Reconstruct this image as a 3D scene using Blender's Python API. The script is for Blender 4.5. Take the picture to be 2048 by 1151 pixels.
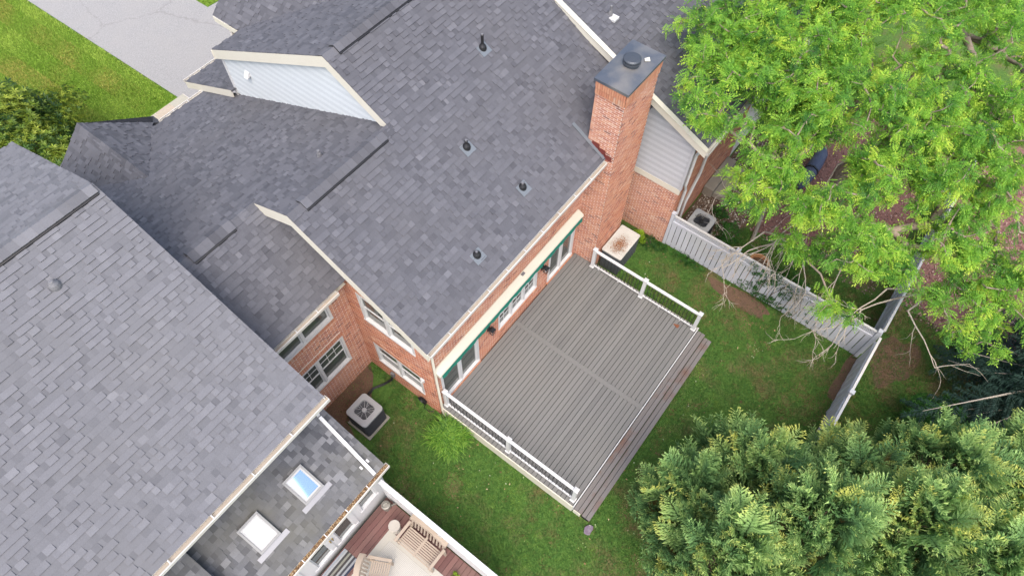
import bpy, math, random
import numpy as np
from mathutils import Matrix, Vector
random.seed(11)
rng = np.random.default_rng(11)
for o in list(bpy.data.objects):
    bpy.data.objects.remove(o)
S = bpy.context.scene
COL = S.collection

# ------------------------------------------------------------------ camera
CAM = np.array([-4.581, -5.945, 19.852])
def cam_axes(yaw, pitch, roll):
    a, b, c = (math.radians(v) for v in (yaw, pitch, roll))
    fwd = np.array([math.sin(a)*math.cos(b), math.cos(a)*math.cos(b), -math.sin(b)])
    right = np.array([math.cos(a), -math.sin(a), 0.0])
    up = np.cross(right, fwd)
    return math.cos(c)*right + math.sin(c)*up, -math.sin(c)*right + math.cos(c)*up, fwd
CR, CU, CF = cam_axes(53.87, 59.395, 1.415)
cam_data = bpy.data.cameras.new('camera')
cam_data.sensor_width = 36.0
cam_data.lens = 24.05
cam_data.clip_start = 0.1
cam_data.clip_end = 2000.0
cam = bpy.data.objects.new('camera', cam_data)
COL.objects.link(cam)
cam.matrix_world = Matrix(((CR[0], CU[0], -CF[0], CAM[0]), (CR[1], CU[1], -CF[1], CAM[1]),
                           (CR[2], CU[2], -CF[2], CAM[2]), (0, 0, 0, 1)))
S.camera = cam

# ------------------------------------------------------------------ sky, sun, exposure
SUN_EL, SUN_AZ = 60.0, 232.0        # azimuth in degrees, clockwise from +Y
world = bpy.data.worlds.new('World')
S.world = world
world.use_nodes = True
wn = world.node_tree
sky = wn.nodes.new('ShaderNodeTexSky')
sky.sky_type = 'NISHITA'
sky.sun_disc = False
sky.sun_elevation = math.radians(SUN_EL)
sky.sun_rotation = math.radians(SUN_AZ)
sky.air_density = 1.0
sky.dust_density = 4.0
sky.ozone_density = 0.6
bg = wn.nodes['Background']
bg.inputs[1].default_value = 0.15
wn.links.new(sky.outputs[0], bg.inputs[0])
sun_data = bpy.data.lights.new('sun', 'SUN')
sun_data.energy = 1.1
sun_data.angle = math.radians(50)
sun_data.color = (1.0, 0.97, 0.93)
sun = bpy.data.objects.new('sun', sun_data)
COL.objects.link(sun)
az, el = math.radians(SUN_AZ), math.radians(SUN_EL)
to_sun = Vector((math.sin(az)*math.cos(el), math.cos(az)*math.cos(el), math.sin(el)))
sun.rotation_euler = to_sun.to_track_quat('Z', 'Y').to_euler()
S.view_settings.view_transform = 'Standard'
S.view_settings.look = 'None'
S.view_settings.gamma = 1.0
S.view_settings.use_curve_mapping = False
S.view_settings.exposure = 1.1
S.render.engine = 'CYCLES'

# ------------------------------------------------------------------ helpers
LOC = {}
def tag(o, label=None, cat=None, group=None, kind=None):
    if label: o['label'] = label
    if cat: o['category'] = cat
    if group: o['group'] = group
    if kind: o['kind'] = kind
    return o
def thing(name, label, cat, loc=(0, 0, 0), rz=0.0, group=None):
    o = bpy.data.objects.new(name, None)
    o.empty_display_size = 0.2
    COL.objects.link(o)
    o.location = loc
    o.rotation_euler = (0, 0, rz)
    LOC[o.name] = Vector(loc)
    return tag(o, label, cat, group)
def link(name, me, parent=None, local=False):
    o = bpy.data.objects.new(name, me)
    COL.objects.link(o)
    if parent is not None:
        o.parent = parent
        if not local and parent.name in LOC:
            o.matrix_parent_inverse = Matrix.Translation(-LOC[parent.name])
    return o
def np_mesh(name, V, F, mat=None, tone=None, smooth=False):
    """V (n,3), F (m,k) array with k=3 or 4"""
    me = bpy.data.meshes.new(name)
    V = np.asarray(V, np.float32); F = np.asarray(F, np.int32)
    k = F.shape[1]
    me.vertices.add(len(V)); me.vertices.foreach_set('co', V.ravel())
    me.loops.add(F.size); me.loops.foreach_set('vertex_index', F.ravel())
    me.polygons.add(len(F))
    me.polygons.foreach_set('loop_start', np.arange(0, F.size, k, dtype=np.int32))
    me.polygons.foreach_set('loop_total', np.full(len(F), k, np.int32))
    me.polygons.foreach_set('use_smooth', np.full(len(F), smooth, bool))
    me.update(calc_edges=True)
    if tone is not None:
        a = me.attributes.new('tone', 'FLOAT', 'POINT')
        a.data.foreach_set('value', np.asarray(tone, np.float32))
    if mat: me.materials.append(mat)
    return me
class MB:
    """collects shapes into one mesh"""
    def __init__(s): s.v = []; s.f = []; s.t = []
    def add(s, vs, fs, tone=0.5):
        n = len(s.v)
        s.v += [tuple(map(float, p)) for p in vs]; s.f += [tuple(i+n for i in f) for f in fs]
        s.t += [tone]*len(vs)
        return s
    def box(s, a, b, tone=0.5):
        x0, y0, z0 = (min(p, q) for p, q in zip(a, b)); x1, y1, z1 = (max(p, q) for p, q in zip(a, b))
        return s.add([(x0,y0,z0),(x1,y0,z0),(x1,y1,z0),(x0,y1,z0),(x0,y0,z1),(x1,y0,z1),(x1,y1,z1),(x0,y1,z1)],
                     [(0,3,2,1),(4,5,6,7),(0,1,5,4),(1,2,6,5),(2,3,7,6),(3,0,4,7)], tone)
    def prism(s, pts, d, tone=0.5):
        """extrude polygon of 3d points by vector d"""
        n = len(pts); d = np.array(d, float); P = [np.array(p, float) for p in pts]
        vs = P + [p+d for p in P]
        fs = [tuple(range(n-1, -1, -1)), tuple(range(n, 2*n))] + [(i, (i+1) % n, n+(i+1) % n, n+i) for i in range(n)]
        return s.add(vs, fs, tone)
    def beam(s, p, q, w, h, up=(0, 0, 1), tone=0.5):
        """box from p to q, w sideways, h along up"""
        p = np.array(p, float); q = np.array(q, float); d = q-p; d /= np.linalg.norm(d)
        u = np.array(up, float); sd = np.cross(d, u); sd /= np.linalg.norm(sd); u = np.cross(sd, d)
        a = sd*w/2; b = u*h/2
        return s.prism([p-a-b, p+a-b, p+a+b, p-a+b], q-p, tone)
    def tube(s, path, rad, n=8, tone=0.5, caps=True):
        P = [np.array(p, float) for p in path]
        R = rad if hasattr(rad, '__len__') else [rad]*len(P)
        base = len(s.v); vs = []; pu = None
        for i, p in enumerate(P):
            d = P[min(i+1, len(P)-1)] - P[max(i-1, 0)]; d = d/(np.linalg.norm(d)+1e-9)
            if pu is None:
                pu = np.cross(d, (0.3, 0.2, 1.0) if abs(d[2]) < 0.9 else (1.0, 0.1, 0)); 
            u = pu - d*np.dot(pu, d); u /= np.linalg.norm(u)+1e-9; pu = u
            w = np.cross(d, u)
            for k in range(n):
                t = 2*math.pi*k/n
                vs.append(p + R[i]*(math.cos(t)*u + math.sin(t)*w))
        fs = []
        for i in range(len(P)-1):
            for k in range(n):
                fs.append((i*n+k, i*n+(k+1) % n, (i+1)*n+(k+1) % n, (i+1)*n+k))
        if caps: fs += [tuple(range(n-1, -1, -1)), tuple((len(P)-1)*n+k for k in range(n))]
        return s.add(vs, fs, tone)
    def lathe(s, c, prof, n=20, tone=0.5):
        """prof list of (r, z) about vertical axis at c"""
        vs = []; m = len(prof)
        for r, z in prof:
            for k in range(n):
                t = 2*math.pi*k/n
                vs.append((c[0]+r*math.cos(t), c[1]+r*math.sin(t), c[2]+z))
        fs = [(i*n+k, i*n+(k+1) % n, (i+1)*n+(k+1) % n, (i+1)*n+k) for i in range(m-1) for k in range(n)]
        fs += [tuple(range(n-1, -1, -1)), tuple((m-1)*n+k for k in range(n))]
        return s.add(vs, fs, tone)
    def build(s, name, mat, parent=None, local=False, smooth=False, bevel=0.0, tone=False):
        me = bpy.data.meshes.new(name)
        me.from_pydata(s.v, [], s.f); me.update()
        a = me.attributes.new('tone', 'FLOAT', 'POINT'); a.data.foreach_set('value', np.array(s.t, np.float32))
        me.materials.append(mat)
        if smooth: me.polygons.foreach_set('use_smooth', np.ones(len(me.polygons), bool))
        o = link(name, me, parent, local)
        if bevel:
            b = o.modifiers.new('bevel', 'BEVEL'); b.width = bevel; b.segments = 2; b.limit_method = 'ANGLE'
        return o
def proj(P):
    """projected position (2048-wide frame) and depth of points"""
    q = np.asarray(P, float) - CAM
    z = q@CF
    return 1024+1368*(q@CR)/z, 575.5-1368*(q@CU)/z, z

# ------------------------------------------------------------------ materials
def new_mat(name):
    m = bpy.data.materials.new(name); m.use_nodes = True
    nt = m.node_tree; b = nt.nodes['Principled BSDF']
    return m, nt, b
def N(nt, kind, **kw):
    n = nt.nodes.new(kind)
    for k, v in kw.items():
        if k.startswith('i_'):
            n.inputs[k[2:].replace('_', ' ')].default_value = v
        else: setattr(n, k, v)
    return n
def ramp(nt, stops, interp='LINEAR'):
    r = nt.nodes.new('ShaderNodeValToRGB'); e = r.color_ramp; e.interpolation = interp
    while len(e.elements) < len(stops): e.elements.new(0.5)
    for el_, (p, c) in zip(e.elements, stops):
        el_.position = p; el_.color = (*c, 1)
    return r
def noise_at(nt, scale, detail=4.0, vec=None, rough=0.55, stretch=None):
    g = nt.nodes.new('ShaderNodeNewGeometry')
    src = g.outputs['Position']
    if stretch:
        mp = nt.nodes.new('ShaderNodeMapping'); mp.inputs['Scale'].default_value = stretch
        nt.links.new(src, mp.inputs['Vector']); src = mp.outputs[0]
    n = nt.nodes.new('ShaderNodeTexNoise'); n.inputs['Scale'].default_value = scale
    n.inputs['Detail'].default_value = detail; n.inputs['Roughness'].default_value = rough
    nt.links.new(src, n.inputs['Vector'])
    return n
def mixc(nt, a, b, fac, mode='MIX'):
    m = nt.nodes.new('ShaderNodeMix'); m.data_type = 'RGBA'; m.blend_type = mode
    for sock, val in ((m.inputs[0], fac), (m.inputs[6], a), (m.inputs[7], b)):
        if hasattr(val, 'is_output') or hasattr(val, 'links'): nt.links.new(val, sock)
        elif hasattr(val, '__len__'): sock.default_value = (*val, 1) if len(val) == 3 else val
        else: sock.default_value = val
    return m.outputs[2]
def mrange(nt, sock, a, b, c=0.0, d=1.0):
    m = nt.nodes.new('ShaderNodeMapRange')
    m.inputs[1].default_value = a; m.inputs[2].default_value = b; m.inputs[3].default_value = c; m.inputs[4].default_value = d
    nt.links.new(sock, m.inputs[0]); return m.outputs[0]
def bump(nt, b, sock, strength=0.3, dist=0.01):
    n = nt.nodes.new('ShaderNodeBump'); n.inputs['Strength'].default_value = strength; n.inputs['Distance'].default_value = dist
    nt.links.new(sock, n.inputs['Height']); nt.links.new(n.outputs[0], b.inputs['Normal'])
def tone_mat(name, stops, rough=0.85, fine=60.0, fine_amt=0.25, big=0.6, big_col=None, big_amt=0.0, bump_s=0.25, interp='LINEAR', spec=0.3, trans=0.0, big_rng=(0.45, 0.7)):
    """colour from the 'tone' attribute of each piece, grain and weathering from noise"""
    m, nt, b = new_mat(name)
    at = nt.nodes.new('ShaderNodeAttribute'); at.attribute_name = 'tone'
    r = ramp(nt, stops, interp); nt.links.new(at.outputs['Fac'], r.inputs[0])
    col = r.outputs[0]
    nf = noise_at(nt, fine, 3.0)
    f = mrange(nt, nf.outputs[0], 0.25, 0.75, 1-fine_amt, 1+fine_amt)
    col = mixc(nt, col, f, 1.0, 'MULTIPLY')
    if big_amt:
        nb = noise_at(nt, big, 5.0)
        col = mixc(nt, col, big_col, mrange(nt, nb.outputs[0], big_rng[0], big_rng[1], 0, big_amt))
    nt.links.new(col, b.inputs['Base Color'])
    b.inputs['Roughness'].default_value = rough
    b.inputs['Specular IOR Level'].default_value = spec
    if bump_s: bump(nt, b, nf.outputs[0], bump_s, 0.004)
    if trans:
        tr = nt.nodes.new('ShaderNodeBsdfTranslucent'); nt.links.new(col, tr.inputs[0])
        mx = nt.nodes.new('ShaderNodeMixShader'); mx.inputs[0].default_value = trans
        nt.links.new(b.outputs[0], mx.inputs[1]); nt.links.new(tr.outputs[0], mx.inputs[2])
        nt.links.new(mx.outputs[0], nt.nodes['Material Output'].inputs[0])
    return m
def plain(name, col, rough=0.5, metal=0.0, dirt=None, dirt_amt=0.3, dirt_scale=3.0, fine=40.0, fine_amt=0.06, spec=0.4, stretch=None):
    m, nt, b = new_mat(name)
    nf = noise_at(nt, fine, 3.0, stretch=stretch)
    c = mixc(nt, col, mrange(nt, nf.outputs[0], 0.25, 0.75, 1-fine_amt, 1+fine_amt), 1.0, 'MULTIPLY')
    if dirt:
        nb = noise_at(nt, dirt_scale, 6.0)
        c = mixc(nt, c, dirt, mrange(nt, nb.outputs[0], 0.45, 0.75, 0, dirt_amt))
    nt.links.new(c, b.inputs['Base Color'])
    b.inputs['Roughness'].default_value = rough; b.inputs['Metallic'].default_value = metal
    b.inputs['Specular IOR Level'].default_value = spec
    return m
M = {}
M['shingle'] = tone_mat('charcoal_shingle', [(0, (0.012, 0.012, 0.013)), (0.1, (0.03, 0.03, 0.032)), (0.14, (0.070, 0.071, 0.082)), (0.35, (0.090, 0.091, 0.104)), (0.7, (0.114, 0.115, 0.130)), (1, (0.150, 0.151, 0.168))],
                        0.9, 90, 0.22, 0.5, (0.104, 0.102, 0.110), 0.45)
M['shingle_light'] = tone_mat('grey_shingle', [(0, (0.012, 0.012, 0.013)), (0.1, (0.03, 0.03, 0.032)), (0.14, (0.110, 0.111, 0.122)), (0.35, (0.136, 0.137, 0.149)), (0.7, (0.160, 0.161, 0.175)), (1, (0.194, 0.195, 0.210))],
                        0.9, 90, 0.2, 0.5, (0.150, 0.149, 0.154), 0.45)
M['shingle_sun'] = tone_mat('slate_grey_shingle', [(0, (0.012, 0.012, 0.013)), (0.1, (0.03, 0.03, 0.032)), (0.14, (0.075, 0.077, 0.086)), (0.35, (0.105, 0.107, 0.117)), (0.7, (0.145, 0.148, 0.16)), (1, (0.215, 0.218, 0.232))],
                        0.9, 90, 0.22, 0.7, (0.13, 0.125, 0.10), 0.6)
M['brick'] = tone_mat('red_brick', [(0, (0.20, 0.09, 0.07)), (0.18, (0.38, 0.145, 0.10)), (0.55, (0.49, 0.205, 0.125)), (0.85, (0.55, 0.265, 0.16)), (1, (0.57, 0.35, 0.25))],
                      0.85, 45, 0.2, 0.9, (0.50, 0.28, 0.20), 0.35)
M['mortar'] = plain('mortar', (0.76, 0.69, 0.62), 0.95, dirt=(0.33, 0.30, 0.22), dirt_amt=0.4, dirt_scale=1.5)
M['cream'] = plain('cream_trim', (0.69, 0.65, 0.55), 0.5, dirt=(0.60, 0.55, 0.45), dirt_amt=0.25)
M['white'] = plain('white_vinyl', (0.61, 0.61, 0.61), 0.4, dirt=(0.52, 0.51, 0.48), dirt_amt=0.2)
M['gutter'] = plain('gutter_white', (0.62, 0.60, 0.56), 0.45, dirt=(0.42, 0.37, 0.30), dirt_amt=0.5, dirt_scale=2.0)
M['gutter_tan'] = plain('gutter_tan_silt', (0.40, 0.35, 0.29), 0.8, dirt=(0.36, 0.29, 0.22), dirt_amt=0.5, dirt_scale=2.0)
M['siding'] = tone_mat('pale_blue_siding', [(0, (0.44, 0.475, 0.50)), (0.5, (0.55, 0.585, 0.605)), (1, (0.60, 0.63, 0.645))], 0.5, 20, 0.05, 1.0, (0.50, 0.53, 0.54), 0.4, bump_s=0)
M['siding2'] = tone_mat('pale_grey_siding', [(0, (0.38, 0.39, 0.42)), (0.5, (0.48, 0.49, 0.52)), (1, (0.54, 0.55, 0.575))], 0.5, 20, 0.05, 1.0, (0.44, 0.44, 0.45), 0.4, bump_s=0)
M['black'] = plain('black_plastic', (0.018, 0.018, 0.02), 0.4)
M['lead'] = plain('dark_metal_cap', (0.10, 0.115, 0.14), 0.42, 0.35, dirt=(0.34, 0.31, 0.26), dirt_amt=0.6, dirt_scale=1.1)
M['lead2'] = plain('dark_metal_flue', (0.07, 0.08, 0.095), 0.45, 0.3)
M['flash'] = plain('red_brown_flashing', (0.16, 0.03, 0.025), 0.5)
M['step_flash'] = plain('grey_flashing', (0.16, 0.18, 0.20), 0.5, 0.2)
M['pipe'] = plain('grey_pipe', (0.16, 0.16, 0.17), 0.5)
M['fabric_green'] = plain('green_awning_fabric', (0.01, 0.19, 0.135), 0.8)
M['awning'] = plain('cream_awning_case', (0.58, 0.545, 0.45), 0.4, dirt=(0.54, 0.50, 0.41), dirt_amt=0.3)
m, nt, b = new_mat('window_glass')
b.inputs['Base Color'].default_value = (0.075, 0.085, 0.078, 1); b.inputs['Roughness'].default_value = 0.04
b.inputs['Specular IOR Level'].default_value = 0.6
M['glass'] = m
m, nt, b = new_mat('skylight_glass')
b.inputs['Base Color'].default_value = (0.20, 0.32, 0.50, 1); b.inputs['Roughness'].default_value = 0.03
b.inputs['Metallic'].default_value = 0.8
M['sky_glass'] = m
m, nt, b = new_mat('skylight_cloud_white')
b.inputs['Base Color'].default_value = (0.46, 0.47, 0.48, 1); b.inputs['Roughness'].default_value = 0.1; b.inputs['Coat Weight'].default_value = 1.0  # white base colour stands in for a cloud mirrored in the glass
M['sky_white'] = m
M['alu'] = plain('skylight_frame', (0.25, 0.25, 0.25), 0.5, 0.1)
M['tin'] = plain('light_flashing', (0.27, 0.27, 0.285), 0.45, 0.3)
M['bead'] = plain('glazing_bead', (0.42, 0.42, 0.42), 0.5)
# ------------------------------------------------------------------ shingled roofs
EXPO = 0.143
EDGE = np.array([0, 0, 1, 1, 0, 0, 1, 1.0])      # cut asphalt edges are black
class Roof:
    def __init__(s, parent, mat, sd=0.09):
        s.sd = sd; s.parent = parent; s.mat = mat; s.tabs = []; s.deck = MB()
    def plane(s, O, U, W, wmax, lo, hi, pick=True, deck=None, expo=EXPO):
        """O on the eave, U along it, W up the slope; lo(w), hi(w) bound u"""
        O, U, W = (np.array(a, float) for a in (O, U, W)); W = W/np.linalg.norm(W); Nn = np.cross(U, W)
        k = 0; w = 0.0
        while w < wmax - 0.02:
            w1 = min(w+expo, wmax)
            a0, b0, a1, b1 = lo(w+1e-4), hi(w+1e-4), lo(w1-1e-4), hi(w1-1e-4)
            a, b = min(a0, a1), max(b0, b1)
            u = a - rng.uniform(0, 0.2); prev = 0.5
            while u < b:
                raised = rng.random() < 0.5
                wd = rng.uniform(0.10, 0.20) if raised else rng.uniform(0.07, 0.20)
                ul0, ur0 = max(u, a0), min(u+wd, b0); ul1, ur1 = max(u, a1), min(u+wd, b1)
                full = ul0 == ul1 and ur0 == ur1
                if ur0 > ul0+0.004 or ur1 > ul1+0.004:
                    if ur0 < ul0: ur0 = ul0 = min(max(ul0, a0), b0)
                    if ur1 < ul1: ur1 = ul1 = min(max(ul1, a1), b1)
                    t = float(np.clip(rng.normal(0.64 if raised else 0.41, s.sd), 0.15, 1))
                    if rng.random() < 0.015: t = rng.uniform(0.85, 1)
                    if rng.random() < 0.03: t = rng.uniform(0.14, 0.25)
                    s.tabs.append((O, U, W, Nn, ul0, ur0, ul1, ur1, w, w1, 0.028 if raised else 0.008, t, pick and full))
                u += wd
            w = w1; k += 1
        # deck under the shingles
        ws = sorted(set([0.0, wmax] + ([] if deck is None else list(deck))))
        L = [O+U*lo(w_+1e-4)+W*w_ if w_ < wmax else O+U*lo(w_-1e-4)+W*w_ for w_ in ws]
        Rr = [O+U*hi(w_+1e-4)+W*w_ if w_ < wmax else O+U*hi(w_-1e-4)+W*w_ for w_ in ws]
        s.deck.prism([p-Nn*0.004 for p in L + Rr[::-1]], -Nn*0.05, 0.2)
    def build(s, n_single=300):
        roof = s.deck.build('roof', s.mat, s.parent)
        T = s.tabs
        A = np.array([[*t[0], *t[1], *t[2], *t[3], *t[4:12]] for t in T])
        pk = np.array([t[12] for t in T])
        O, U, W, Nn = A[:, 0:3], A[:, 3:6], A[:, 6:9], A[:, 9:12]
        ul0, ur0, ul1, ur1, w0, w1, th, tn = (A[:, 12+i:13+i] for i in range(8))
        lap = 0.012
        P = [O+U*ul0+W*w0, O+U*ur0+W*w0, O+U*ur0+W*w0+Nn*th, O+U*ul0+W*w0+Nn*th,
             O+U*ul1+W*(w1+lap), O+U*ur1+W*(w1+lap), O+U*ur1+W*(w1+lap)+Nn*0.0025, O+U*ul1+W*(w1+lap)+Nn*0.0025]
        V = np.stack(P, 1)
        ctr = V[:, 2:8:1].mean(1)
        x, y, z = proj(ctr)
        sz = ((ur0-ul0)*(w1-w0))[:, 0]/z**2*np.abs(((CAM-ctr)*Nn).sum(1))/z
        ok = pk & (x > 10) & (x < 2038) & (y > 10) & (y < 1141)
        sz = np.where(ok, sz, 0)
        idx = np.argsort(-sz)[:n_single]; idx = idx[sz[idx] > 0]
        single = np.zeros(len(T), bool); single[idx] = True
        F = np.array([(3, 2, 6, 7)[::1], (0, 1, 2, 3), (4, 0, 3, 7), (1, 5, 6, 2)])
        V2 = V[~single]; n = len(V2)
        Fa = (F[None] + 8*np.arange(n)[:, None, None]).reshape(-1, 4)
        me = np_mesh('shingles', V2.reshape(-1, 3), Fa, s.mat, (tn[~single]*EDGE).ravel())
        tag(link('shingles', me, roof), kind='stuff')
        protos = {}
        for i in idx:
            b = int(round(tn[i, 0]*11)); hi_ = th[i, 0] > 0.015; key = (b, hi_)
            if key not in protos:
                t_, e = th[i, 0], EXPO
                v = [(0,0,0),(1,0,0),(1,0,t_),(0,0,t_),(0,e+lap,0),(1,e+lap,0),(1,e+lap,0.0025),(0,e+lap,0.0025)]
                protos[key] = np_mesh('shingle', v, F, s.mat, [b/11.0*k for k in EDGE])
            o = bpy.data.objects.new('shingle', protos[key]); COL.objects.link(o); o.parent = roof
            p = O[i]+U[i]*ul0[i]+W[i]*w0[i]; wd = float(ur0[i, 0]-ul0[i, 0]); f = float(w1[i, 0]-w0[i, 0])/EXPO
            o.matrix_basis = Matrix(((U[i][0]*wd, W[i][0]*f, Nn[i][0], p[0]), (U[i][1]*wd, W[i][1]*f, Nn[i][1], p[1]),
                                     (U[i][2]*wd, W[i][2]*f, Nn[i][2], p[2]), (0, 0, 0, 1)))
        return roof
def ridge_caps(roof, mat, p, q, half=0.16, slope_a=0.58, slope_b=0.45, side=(0, 1, 0), vent=None, name='ridge_cap', lift=0.012):
    """overlapping cap shingles along a ridge from p to q; side is the horizontal direction of slope_b"""
    p = np.array(p, float); q = np.array(q, float); d = q-p; L = np.linalg.norm(d); d /= L; sd = np.array(side, float)
    n = max(1, int(L/0.19)); st = L/n; mb = MB()
    for i in range(n):
        a = p+d*i*st; b_ = p+d*(i+1)*st+d*0.02; t = random.uniform(0.2, 0.85)
        for s_, sl in ((1, slope_b), (-1, slope_a)):
            e = sd*s_*half; dz = np.array((0, 0, -half*sl)); h0 = np.array((0, 0, lift+0.014)); h1 = np.array((0, 0, lift+0.004))
            mid = np.array((0, 0, 0.006))
            vs = [a+h0+mid, a+e+dz+h0, b_+e+dz+h1, b_+h1+mid, a, a+e+dz, b_+e+dz, b_]
            fs = [(0, 1, 2, 3) if s_ > 0 else (3, 2, 1, 0), (4, 5, 1, 0), (5, 6, 2, 1), (6, 7, 3, 2)]
            mb.add(vs, fs, t)
    return mb.build(name, mat, roof)
def ridge_vent(roof, mat, p, q, half=0.17, slope_a=0.58, slope_b=0.45, side=(0, 1, 0), lift=0.06):
    p = np.array(p, float); q = np.array(q, float); sd = np.array(side, float)
    core = MB()
    for s_, sl in ((1, slope_b), (-1, slope_a)):
        ex = 0.032 if s_ < 0 else 0.012; e = sd*s_*(half+ex); dz = np.array((0, 0, -(half+ex)*sl)); up = np.array((0, 0, lift*0.6))
        a, b_ = p+np.array((0, 0, 0.004)), q+np.array((0, 0, 0.004))
        core.prism([a+up, a+e+dz+up*0.96, a+e+dz+(0, 0, -0.01), a], b_-a)
    c = core.build('ridge_vent', M['black'], roof)
    cap = ridge_caps(c, mat, p+np.array((0, 0, lift)), q+np.array((0, 0, lift)), half+0.008, slope_a, slope_b, side, name='ridge_vent_cover', lift=0.004)
    return c
def vent_pipe(roof, p, h=0.28, r=0.04, boot=0.11, plate=True, slope=(0, 0.583)):
    nx, ny = -slope[0], -slope[1]; l = math.sqrt(1+nx*nx+ny*ny); n = np.array((nx/l, ny/l, 1/l))
    p = np.array(p, float)
    mb = MB()
    mb.lathe(p-(0, 0, 0.05), [(boot, 0.0), (boot, 0.07), (boot*0.85, 0.13), (r*1.6, 0.17), (r*1.15, 0.2)], 14)
    mb.tube([p, p+(0, 0, h)], r, 10)
    mb.tube([p+(0, 0, h), p+(0, 0, h+0.012)], [r*1.15, r*0.7], 10)
    o = mb.build('vent_pipe', M['black'] if plate else M['pipe'], roof, smooth=False)
    if plate:
        u = np.array((1.0, 0, slope[0])); w = np.array((0, 1.0, slope[1])); u /= np.linalg.norm(u); w /= np.linalg.norm(w)
        c = p+n*0.02
        MB().prism([c-u*0.17-w*0.2, c+u*0.17-w*0.2, c+u*0.17+w*0.12, c-u*0.17+w*0.12], n*0.006, 0.35).build('pipe_flashing', M['step_flash'], o)
        mb = MB().tube([p+(0, 0, h+0.013), p+(0, 0, h+0.03)], r*0.8, 10); mb.build('pipe_rim', M['pipe'], o)
    return o

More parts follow.
